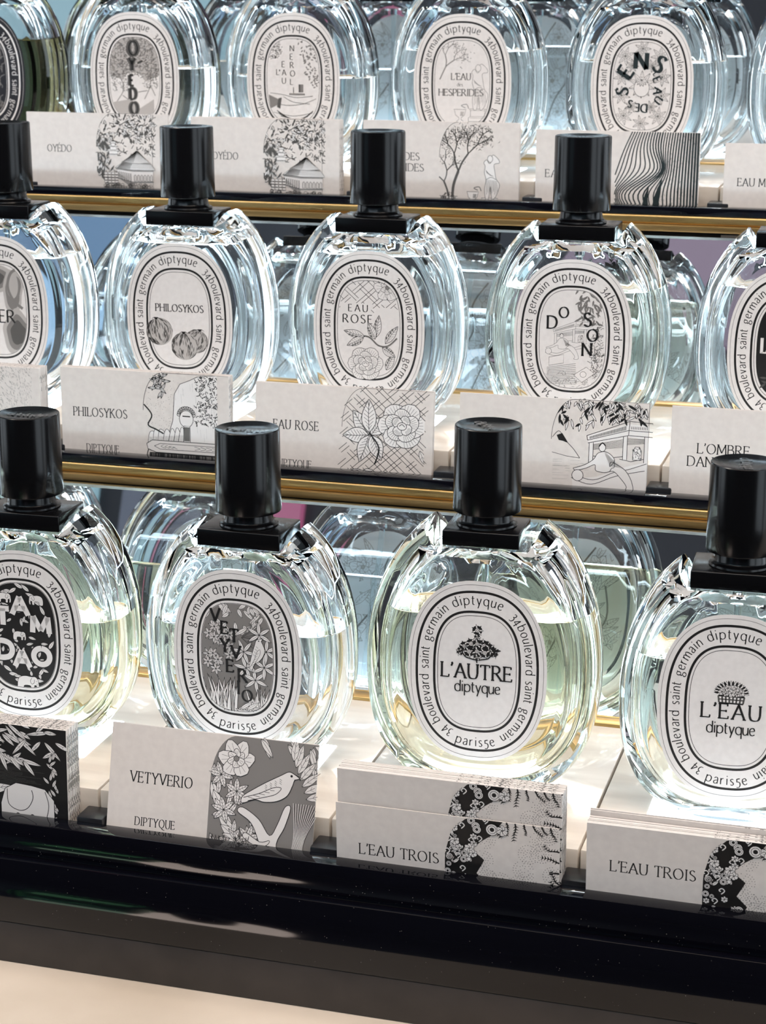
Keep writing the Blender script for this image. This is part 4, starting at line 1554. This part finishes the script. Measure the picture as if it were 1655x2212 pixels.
def plate_mesh(w_, d_, h_):
    return bm_mesh(box_bm(-w_ / 2 * MM, w_ / 2 * MM, -d_ / 2 * MM, d_ / 2 * MM, 0, h_ * MM, .0006, 3), 'neck_plate', 40)


MESH['plate', 95.5] = plate_mesh(36.2, 26, 7.2)
MESH['plate', 104.4] = plate_mesh(31.0, 26, 6.4)
MESH['tube'] = lathe_mesh('dip_tube', [(0, 0), (1.5 * MM, 0), (1.5 * MM, 80 * MM), (2.4 * MM, 80.5 * MM), (2.4 * MM, 84 * MM), (0, 84 * MM)], 16)
capw = Canvas()
text(capw, 'diptyque', -8.6, -1.2, 2.9, .2, fit=17.2, bold=1.6)
cme = bpy.data.meshes.new('cap_lettering')
cme.from_pydata([(x * MM, y * MM, (33.75 + .9 * (math.hypot(x, y) / 11) ** 2 * .5) * MM) for x, y, z in capw.v], [], capw.f)
cme.materials.append(mat('cap_embossing', (.02, .02, .022), .12, spec=.9))
MESH['capw'] = cme
for k_ in ('cap', 'collar', ('plate', 95.5), ('plate', 104.4)):
    MESH[k_].materials.append(M['black'])
MESH['tube'].materials.append(M['tube'])
BACKINK = ['ink_soft', 'ink_pale', 'ink_pale', 'ink_pale', 'paper_back', 'ink_mid']
rv = Canvas(clip=ell(0, 0, 26.5, 36, 80, p=2.36))
rgv = random.Random(41)
for i_ in range(60):
    leaf(rv, rgv.uniform(-24, 24), rgv.uniform(-36, 30), rgv.uniform(9, 15), 3.6, rgv.uniform(.2, 2.9), 'white', .16, True, 5, 'ink')
for q_ in ((-12, 18, 7), (10, 24, 6), (8, -4, 8), (-12, -14, 7), (12, -24, 6)):
    bloom(rv, q_[0], q_[1], q_[2], 6, 2, 3, ow=.16)
for q_ in ([(-22, -30), (-8, -12), (2, 4), (0, 20), (8, 34)], [(4, -34), (10, -16), (18, -2), (16, 14)]):
    rv.line(q_, .9, 'ink', smooth=True)
MESH['reverse'] = rv.mesh('reverse_print', flip=True, eps=.6e-6, mats=BACKINK)


def bottle(x, y, z, level, art, label, free=False, liq='liq_clear', rz=0.0, notch=95.5, lift=0.0, caprot=0.0, dark=False, group=None):
    t = empty('perfume_bottle', label, 'perfume bottle', (x * MM, y * MM, ZC + z * MM), math.radians(rz), group)
    gm = MESH['glass', notch]
    g = link('glass_body', gm if not dark else gm.copy(), t)
    if not g.data.materials:
        g.data.materials.append(M['dark_glass'] if dark else M['glass'])
    link('liquid', liquid_mesh(notch, level), t, [liq])
    tb = link('dip_tube', MESH['tube'], t)
    tb.location = (0, 0, (notch - 88.6) * MM)
    pl = link('neck_plate', MESH['plate', notch], t)
    pl.location = (0, 0, (notch + .35) * MM)
    ph = 7.2 if notch < 100 else 6.4
    co = link('collar', MESH['collar'], t)
    co.location = (0, 0, (notch + .35 + ph) * MM)
    cp = link('cap', MESH['cap'], t)
    cp.location = (0, 0, (notch + ph + 6.4) * MM)
    cl = link('cap_lettering', MESH['capw'], cp)
    cl.rotation_euler = (0, 0, math.radians(caprot))
    lb = link('label', MESH['label'].copy(), t)
    lb.data.materials.append(M['dark_paper'] if dark else M['paper'])
    lb.data.materials.append(M['paper_back'])
    for p in lb.data.polygons:
        if p.normal.y > .9:
            p.material_index = 1
    lb.location = (0, -15.95 * MM, (49.6 + lift) * MM)
    fr = link('border_line', MESH['frame_w' if dark else 'frame'], lb)
    fr.location = (0, -.00019, 0)
    wd = link('lettering', MESH['words_w' if dark else 'words'], lb)
    wd.location = (0, -.00019, 0)
    cv = label_art(art, free)
    il = link('illustration', cv.mesh('illustration', eps=1.6e-6), lb)
    il.location = (0, -.000195, 0)
    # the reverse of the label is printed all over with a pale drawing that the mirror shows through the liquid
    bk = link('reverse_print', MESH['reverse'], lb)
    bk.location = (0, .00001, 0)
    return t


# ------------------------------------------------------------------ the shop around (seen only in the mirrors and the gloss)
def struct(o, kind='structure'):
    o['kind'] = kind
    return o


wallm = noise_tint(mat('dark_wall_paint', (.02, .022, .03), .7), (.018, .019, .026), (.03, .03, .036), 3)
struct(box('floor', -3.2, 1.8, -1.9, 2.6, -.05, 0, noise_tint(mat('dark_wood_floor', (.05, .035, .028), .5), (.04, .028, .022), (.07, .05, .04), 6, (1, 6, 1))))
struct(box('ceiling', -3.2, 1.8, -1.9, 2.6, 2.75, 2.8, mat('pale_ceiling', (.5, .58, .62), .8)))
struct(box('wall_front', -3.2, 1.8, -1.9, -1.8, 0, 2.75, wallm))
struct(box('wall_back', -3.2, 1.8, 2.5, 2.6, 0, 2.75, wallm))
struct(box('wall_left', -3.2, -3.1, -1.8, 2.5, 0, 2.75, wallm))
struct(box('wall_right', 1.7, 1.8, -1.8, 2.5, 0, 2.75, wallm))
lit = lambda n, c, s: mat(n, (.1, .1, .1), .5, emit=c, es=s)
# unseen glowing panels added on the far wall to colour the mirror reflections
for x0, x1, z0, z1, c, s in ((-2.15, -1.62, 1.86, 2.2, (.10, .25, .48), .55), (-2.15, -1.6, 1.72, 1.80, (.35, .6, .9), .8), (-.72, -.25, 1.75, 2.15, (.42, .26, .42), .34), (-1.22, -1.13, 1.2, 1.5, (.5, .07, .22), .5), (-1.5, -1.35, 1.2, 1.9, (.1, .14, .3), .2), (-2.75, -1.56, .95, 1.68, (.30, .52, .62), .6), (-3.05, 1.65, 2.36, 2.74, (.36, .62, .75), .55)):
    struct(box('added_glow_%d' % (20 + int(100 * abs(x0))), x0, x1, -1.80, -1.775, z0, z1, lit('added_glow_panel', c, s)))

# tall unseen glowing panels added on both side walls to brighten the glass
for k_, x0 in enumerate((-3.095, 1.665)):
    for j_, y0 in enumerate((-.9, .25, 1.4)):
        struct(box('added_glow_%d' % (3 + k_ * 3 + j_), x0, x0 + .03, y0, y0 + .95, .5, 2.3, lit('added_side_glow', (.82, .92, 1.0), 2.6)))

# counter
cnt = box('counter', -1.4, .9, .588, 1.75, .86, ZC - .390, 'counter', None, .004)
cnt['label'] = 'cream stone counter top under the stepped perfume display'
cnt['category'] = 'counter'
base_ = box('cabinet', -1.35, .85, .62, 1.7, 0, .86, 'plinth')
base_['label'] = 'dark brown cabinet carrying the cream stone counter'
base_['category'] = 'cabinet'

struct(box('added_glow_1', -1.5, 1.0, 1.0, 1.9, 2.45, 2.46, lit('added_ceiling_glow', (.86, .93, 1.0), 1.5)))  # unseen glowing sheet added under the ceiling to brighten the glass
struct(box('added_glow_2', -1.5, 1.2, -.5, .8, 2.60, 2.61, lit('added_ceiling_glow_warm', (1.0, .85, .74), 1.15)))  # second added sheet, a warm soft light from above
# unseen table, glowing glass, dish and stopper added for reflections in the gloss front
tb_ = box('added_table', -.9, .3, .02, .40, .65, .699, 'black_soft', None, .003)
tb_['label'] = 'low dark table in front of the counter, added unseen to carry the glowing pieces'
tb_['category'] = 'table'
t_ = empty('added_glow_block', 'thick green glass block lamp added unseen on the low table for its reflection in the gloss front', 'glow', (-.472, .27, .699))
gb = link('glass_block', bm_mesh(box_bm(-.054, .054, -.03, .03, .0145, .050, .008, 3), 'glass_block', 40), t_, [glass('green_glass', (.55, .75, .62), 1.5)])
link('added_glow_base', bm_mesh(box_bm(-.044, .042, -.028, .028, 0, .014, .004, 2), 'added_glow_base', 40), t_, [noise_tint(lit('added_green_glow', (.45, .66, .48), 3.0), (.1, .1, .1), (.1, .1, .1), 5)])
bl = link('added_stopper', lathe_mesh('added_stopper', [(0, 0), (.010, 0), (.022, .008), (.0265, .024), (.024, .038), (.014, .050), (0, .053)], 40), None, ['black'])
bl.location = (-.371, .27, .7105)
bl['label'] = 'round black stopper added unseen on the low table for its reflection in the gloss front'
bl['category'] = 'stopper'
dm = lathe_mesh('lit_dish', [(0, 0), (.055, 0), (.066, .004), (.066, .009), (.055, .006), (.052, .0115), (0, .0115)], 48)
ds = link('lit_dish', dm, None, [lit('added_cream_glow', (1.0, .82, .72), 5.0)])
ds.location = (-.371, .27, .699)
ds['label'] = 'glowing cream dish added unseen under the black stopper for its reflection in the gloss front'
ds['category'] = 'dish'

# ------------------------------------------------------------------ the stepped display
X0, X1 = -814.0, 86.0
seams = [X0 + 100 * k for k in range(10)]
TIER = {1: (661.5, -319.5), 2: (848.0, -213.0), 3: (1033.5, -104.5)}
TL = math.tan(math.radians(12))
tile_me = bm_mesh(box_bm(0, .0992, 0, .1275, -.020, 0, .0008, 2), 'tile', 40)
tile_me.materials.append(M['tile'])
lb_me = bm_mesh(box_bm(-.030, .030, -.0215, .0215, -.001, .00035, .0002, 1), 'light_panel', 40)
lb_me.materials.append(M['lightbox'])
dv_me = bm_mesh(box_bm(-.0058, .0058, 0, .0118, -.012, .0012, .0009, 2), 'card_divider', 40)
dv_me.materials.append(M['black_soft'])
tier_lab = {1: 'lowest step of the perfume display with thick gloss black front', 2: 'middle step of the perfume display with brass edge above the front row', 3: 'topmost step of the perfume display with brass edge behind the middle row'}
for r_, (yf, zt) in TIER.items():
    Z = lambda a: ZC + (zt + a) * MM
    Y = lambda a: (yf + a) * MM
    t = empty('display_step', tier_lab[r_], 'display stand', (0, Y(0), Z(0)), 0, 'steps of the perfume display')
    xa, xb = X0 * MM, X1 * MM

    def B(name, x0, x1, y0, y1, z0, z1, m, bev=0.0):
        o = link(name, bm_mesh(box_bm(x0, x1, y0 * MM, y1 * MM, z0 * MM, z1 * MM, bev, 2), name, 40 if bev else None), t, [m])
        return o
    for sx in seams[:-1]:
        tl = link('tile', tile_me, t)
        tl.location = ((sx + .4) * MM, 0, 0)
        lp = link('light_panel', lb_me, t)
        lp.location = ((sx + 50) * MM, 50 * MM, 0)
    for sx in seams:
        dv = link('card_divider', dv_me, t)
        dv.location = ((sx + 1.0) * MM, -12.2 * MM, -8.4 * MM)
    # card rail: top ledge and front face, floor of the card groove
    rail_b = -23.5 if r_ == 1 else -13.6
    B('card_rail', xa, xb, -21.5, -12.4, rail_b, -9.0, 'acrylic', .0005)
    B('card_groove', xa, xb, -12.4, -.3, -24, -17.4, 'black_soft')
    B('core', xa, xb, .2, 127.6, -60, -20.3, 'plinth')
    B('brass_sill', xa, xb, 127.7, 136.5 if r_ < 3 else 144.8, -6, 1.2, 'gold', .0008)
    # mirror riser leaning back 12 degrees
    h = 85.0 if r_ < 3 else 150.0
    TL = math.tan(math.radians(12 if r_ < 3 else 1.2))
    bm = bmesh.new()
    y0 = 136.8 if r_ < 3 else 145.0
    pts = [(y0, -2), (y0 + TL * h, h), (y0 + TL * h + 4, h), (y0 + 4, -2)]
    for xx in (xa, xb):
        for a, b in pts:
            bm.verts.new((xx, a * MM, b * MM))
    bm.verts.ensure_lookup_table()
    for f in ((0, 1, 2, 3), (7, 6, 5, 4), (0, 4, 5, 1), (1, 5, 6, 2), (2, 6, 7, 3), (3, 7, 4, 0)):
        bm.faces.new([bm.verts[i] for i in f])
    link('mirror', bm_mesh(bm, 'mirror'), t, ['mirror'])
    if r_ < 3:
        yt = y0 + TL * h
        B('mirror_bevel', xa, xb, yt - .6, yt + .5, h - .9, h + .3, 'mirror_edge')
    if r_ > 1:
        # brass bar under the rail and brass fascia below it
        bm = bmesh.new()
        prof = []
        for k in range(9):
            a = math.pi * (.5 + k / 8)
            prof.append((-21.6 + 1.0 * math.copysign(abs(math.cos(a)) ** .6, math.cos(a)), -15.9 + 2.3 * math.copysign(abs(math.sin(a)) ** .6, math.sin(a))))
        prof += [(-18, -18.2), (-18, -13.6)]
        L1 = [bm.verts.new((xa, a * MM, b * MM)) for a, b in prof]
        L2 = [bm.verts.new((xb, a * MM, b * MM)) for a, b in prof]
        for k in range(len(prof)):
            k2 = (k + 1) % len(prof)
            bm.faces.new((L1[k], L1[k2], L2[k2], L2[k]))
        bm.faces.new(L1)
        bm.faces.new(L2[::-1])
        link('brass_bar', bm_mesh(bm, 'brass_bar', 50), t, ['gold'])
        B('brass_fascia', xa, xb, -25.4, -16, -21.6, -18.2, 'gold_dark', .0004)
    else:
        B('ledge', xa, xb, -25.5, -12, -52, -23.5, 'acrylic', .0006)
        B('plinth', xa, xb, -25.1, 128, -70.4, -52.2, 'plinth', .0004)
    # strip light added under the mirror's upper edge to brighten the label backs
    yt = y0 + TL * h
    area('added_strip', ((X0 + X1) / 2 * MM, Y(yt - 2.6), Z(h - 1.2)), ((X0 + X1) / 2 * MM, Y(yt - 2.6 - 22), Z(h - 50)), .88, .003, .16, (.74, .90, 1.0))
    if r_ == 3:
        B('back_panel', xa, xb, 172, 178, -160, 152, 'plinth')

# settled dust on the gloss ledge of the lowest step
dust = Canvas()
rg0 = random.Random(77)
for i in range(420):
    r0 = rg0.uniform(.05, .16)
    x0, y0 = rg0.uniform(-360, 20), rg0.choice((rg0.gauss(-341, 1.6), rg0.uniform(-344, -331), rg0.uniform(-370, -346)))
    if -343.4 < y0 < -342.6:
        continue
    dust.add([(x0 + r0 * math.cos(k * 1.26), y0 + r0 * math.sin(k * 1.26)) for k in range(5)], 0, 0)
dme = bpy.data.meshes.new('dust')
dme.from_pydata([(x * MM, ((639.96 if y > -343 else 635.96) - 0) * MM, ZC + y * MM) for x, y, z in dust.v], [], dust.f)
dobj = link('dust', dme, None, [mat('dust_specks', (.22, .2, .18), .9)])
dobj['kind'] = 'stuff'
dobj['label'] = 'fine pale dust specks on the gloss black front of the lowest step'
dobj['category'] = 'dust'

# ------------------------------------------------------------------ bottles
by = {1: 713.0, 2: 898.0, 3: 1082.0}
bz = {r_: TIER[r_][1] + .45 for r_ in TIER}
XC = {k: -164.0 - 100 * (2 - k) for k in range(-4, 4)}
bottle(-464, by[1], bz[1], 64, art_ombre, 'oval perfume bottle past the frame, glimpsed mirrored behind the elephant bottle', liq='liq_yellow')
bottle(-364, by[1], bz[1], 57.5, art_tam, 'front row bottle with black jungle label, elephants and big white letters', liq='liq_yellow', rz=1, caprot=185)
bottle(-265.3, by[1], bz[1], 61, art_vety, 'front row bottle with grey leafy label, small bird and black letters running diagonally', rz=-1, caprot=0, liq='liq_clear')
bottle(-164.2, by[1], bz[1], 76.5, art_autre, 'tall front row bottle of pale yellow perfume, dark bouquet above two lines of lettering', liq='liq_yellow', notch=104.4, lift=4.4, caprot=-45, rz=2)
bottle(-63.6, by[1], bz[1], 67, art_leau, 'front row bottle with small fruit basket on its pale label, nearest the lens', rz=2.5, caprot=-80, liq='liq_green')
bottle(-464, by[2], bz[2], 77, art_ink, 'middle row bottle with grey inky cloud label, cut off at the left edge')
bottle(-363.5, by[2], bz[2], 87.5, art_fig, 'middle row bottle with shaded figs spilling over the label border', free=True, rz=.5)
bottle(-264, by[2], bz[2], 85.5, art_rose, 'middle row bottle with garden trellis and open rose on its label', free=True)
bottle(-163.4, by[2], bz[2], 73, art_doson, 'middle row bottle with seaside pavilion label and scattered capitals', rz=1.5, liq='liq_green')
bottle(-62, by[2], bz[2], 78, art_ombre, 'middle row bottle with solid black label centre and white lettering', rz=1)
bottle(-563, by[3], bz[3], 71, art_dark, 'dark tinted bottle with black label and pale lettering, top row left end', dark=True, liq='liq_olive')
bottle(-463.5, by[3], bz[3], 56, art_oyedo, 'top row bottle with grey speckled foliage label and letters stacked vertically')
bottle(-364.5, by[3], bz[3], 52, art_neroli, 'top row bottle with faint coastal landscape label and thin vertical letters')
bottle(-264, by[3], bz[3], 68, art_hesp, 'top row bottle with fruit tree, statue and urn drawn on its label')
bottle(-162.5, by[3], bz[3], 63, art_sens, 'top row bottle with heavy letters circling a kaleidoscope of blossoms')
bottle(-62, by[3], bz[3], 58, art_neroli, 'top row bottle at the right edge, only its left glass shoulder showing')


# ------------------------------------------------------------------ scent cards
card_me = {}


def card_mesh():
    bm = box_bm(0, CW * MM, 0, .00045, 0, CH * MM)
    me = bm_mesh(bm, 'card_sheet')
    me.materials.append(M['card'])
    return me


CARD = card_mesh()


def edge_ticks(seed, dens, u0=46, u1=84, right=False, m='ink_mid'):
    """ink showing on the top (and right) cut edge of a card"""
    rg = random.Random(seed)
    v, f = [], []
    n = int(dens)
    for i in range(n):
        u = rg.uniform(u0, u1)
        wd = rg.uniform(.2, 1.0)
        b = len(v)
        v += [(u * MM, .00003, (CH + .012) * MM), ((u + wd) * MM, .00003, (CH + .012) * MM), ((u + wd) * MM, .00042, (CH + .012) * MM), (u * MM, .00042, (CH + .012) * MM)]
        f.append((b, b + 1, b + 2, b + 3))
    if right:
        for i in range(n):
            q = rg.uniform(1, CH - 3)
            wd = rg.uniform(.3, 2.2)
            b = len(v)
            X = (CW + .012) * MM
            v += [(X, .00003, q * MM), (X, .00042, q * MM), (X, .00042, (q + wd) * MM), (X, .00003, (q + wd) * MM)]
            f.append((b, b + 1, b + 2, b + 3))
    me = bpy.data.meshes.new('edge_print')
    me.from_pydata(v, [], f)
    me.materials.append(M[m])
    return me


def stack(row, xl, top, lean, n, art, titles, label, back_label, group, ticks=12, right=False, ur=CW, y=None, rz=0.0, gap=.62, tops=None):
    yf, zt = TIER[row]
    y0 = (yf - 12.0) if y is None else y
    z0 = zt + top - CH * math.cos(math.radians(lean))
    tick_me = [edge_ticks(k, ticks, 46, ur - 2, right) for k in range(3)] if ticks else None
    rg = random.Random(int(xl) + row)
    for i in range(n):
        # every card is a thing of its own; only the front one shows its printing
        dx = 0 if i == 0 else rg.uniform(-.25, .25)
        dz = 0 if i == 0 else rg.uniform(-.25, .1)
        if tops and i in tops:
            dz += tops[i]
        bl_ = back_label if n < 3 else '%s card from the front of its stack, %s' % (ORD[i], back_label.replace('card packed ', ''))
        t = empty('scent_card', label if i == 0 else bl_, 'card', ((xl + dx) * MM, (y0 + i * gap) * MM, ZC + (z0 + dz) * MM), math.radians(rz), group)
        t.rotation_euler = (-math.radians(lean), 0, math.radians(rz))
        link('card_sheet', CARD, t)
        if tick_me and i > 0:
            link('edge_print', tick_me[i % 3], t)
        if i == 0:
            cv = Canvas(clip=window(ur))
            art(cv)
            o = link('illustration', cv.mesh('illustration', eps=1.6e-6), t)
            o.location = (0, -.00001, 0)
            cv = Canvas()
            card_title(cv, titles)
            o = link('lettering', cv.mesh('lettering'), t)
            o.location = (0, -.00001, 0)


ORD = ['first', 'second', 'third', 'fourth', 'fifth', 'sixth', 'seventh', 'eighth', 'ninth', 'tenth', 'eleventh', 'twelfth', 'thirteenth', 'fourteenth', 'fifteenth', 'sixteenth', 'seventeenth', 'eighteenth', 'nineteenth', 'twentieth', 'last']
DIP = ('DIPTYQUE', 13.0, 13.0, 17.0, 3.3)
# front row
stack(1, -410.6, 28.8, 2, 20, c_tam, [], 'black card with white leaves and elephant drawing heading the leftmost stack', 'card packed behind the elephant card', 'elephant cards', 22, True, gap=.56)
stack(1, -306.4, 30.6, 14, 2, c_vety, [('VETYVERIO', 9.2, 26.8, 26.6, 4.3), ('DIPTYQUE', 12.4, 9.4, 17.0, 3.3)], 'cream card with grey panel of bird on a branch, leaning back alone', 'card directly behind the bird card', 'bird cards', 0)
stack(1, -206.8, 14.8, -3, 1, c_trois, [("L'EAU TROIS", 9.4, 29.0, 31.5, 4.4)], 'cream card with inky blossoms sunk low in front of its taller stack', 'none', 'sunken blossom card', 0, y=648.6)
stack(1, -206.4, 28.6, -3, 15, c_trois, [], 'blossom card standing tall behind the sunken one, title area bare', 'card packed behind the tall blossom card', 'blossom cards below the tallest bottle', 16, True, y=649.4)
stack(1, -108.6, 19.2, -4, 14, c_trois, [("L'EAU TROIS", 9.2, 31.0, 31.5, 4.4)], 'blossom card at the right end of the front row, full title showing', 'card packed behind the right end blossom card', 'blossom cards at the right end', 14, y=648.8, tops={12: 2.0, 13: 2.5})
# middle row
stack(2, -507.5, 30.2, 0, 14, c_stipple, [], 'card covered with fine black dashes, cut off at the left edge of the middle row', 'card packed behind the dashed card', 'dashed cards', 8, True)
stack(2, -408.5, 31.6, 1, 9, c_phil, [('PHILOSYKOS', 6.6, 26.2, 28.2, 4.3), ('DIPTYQUE', 13.0, 9.0, 17.0, 3.3)], 'card with fountain and waterfall drawing on the middle step', 'card packed behind the fountain card', 'fountain cards', 12, True, ur=82)
stack(2, -307.8, 29.4, 5, 5, c_rose, [('EAU ROSE', 9.3, 28.2, 22.4, 4.3), ('DIPTYQUE', 11.0, 10.2, 17.5, 3.3)], 'card with rose, leaf and lattice drawing on the middle step', 'card packed behind the lattice card', 'lattice cards', 8, ur=84)
stack(2, -206.8, 30.6, 3, 3, c_doson, [], 'card with woman reclining by a seaside pavilion, title hidden behind a cap', 'card packed behind the pavilion card', 'pavilion cards', 0)
stack(2, -108.6, 30.2, 3, 3, c_plain, [("L'OMBRE", 12.2, 29.4, 22.8, 4.4), ("DANS L'EAU", 8.0, 23.4, 31, 4.4)], 'plain cream card with two line title at the right end of the middle step', 'card packed behind the two line title card', 'two line title cards', 0)
# top row
stack(3, -512.8, 32.4, 0, 4, c_oyedo, [('OYÉDO', 12.6, 27.8, 15, 3.9)], 'pagoda card at the left of the top step, partly behind a black cap', 'card packed behind the left pagoda card', 'left pagoda cards', 5)
stack(3, -410.8, 31.4, 0, 14, c_oyedo, [('OYÉDO', 13.0, 27.0, 15, 3.9)], 'pagoda card heading the thick stack, second from the left on the top step', 'card packed behind the second pagoda card', 'right pagoda cards', 10, True, ur=80)
stack(3, -308.8, 31.8, 0, 6, c_hesp, [("L'EAU DES", 8.6, 29.0, 23.5, 4.0), ('HESPÉRIDES', 6.0, 23.0, 28.5, 4.0)], 'card with tree and garden statue drawing on the top step', 'card packed behind the statue card', 'statue cards', 0)
stack(3, -211.6, 28.8, 0, 4, c_waves, [('EAU', 5.6, 25.0, 10, 4.0)], 'card with dark wavy stripe pattern on the top step', 'card packed behind the striped card', 'striped cards', 0)
stack(3, -110.6, 24.0, 0, 3, c_plain, [('EAU MINTHÉ', 7.4, 28.0, 28, 4.0)], 'plain card cut off at the right edge of the top step', 'card packed behind the right end plain card', 'right end plain cards', 0)
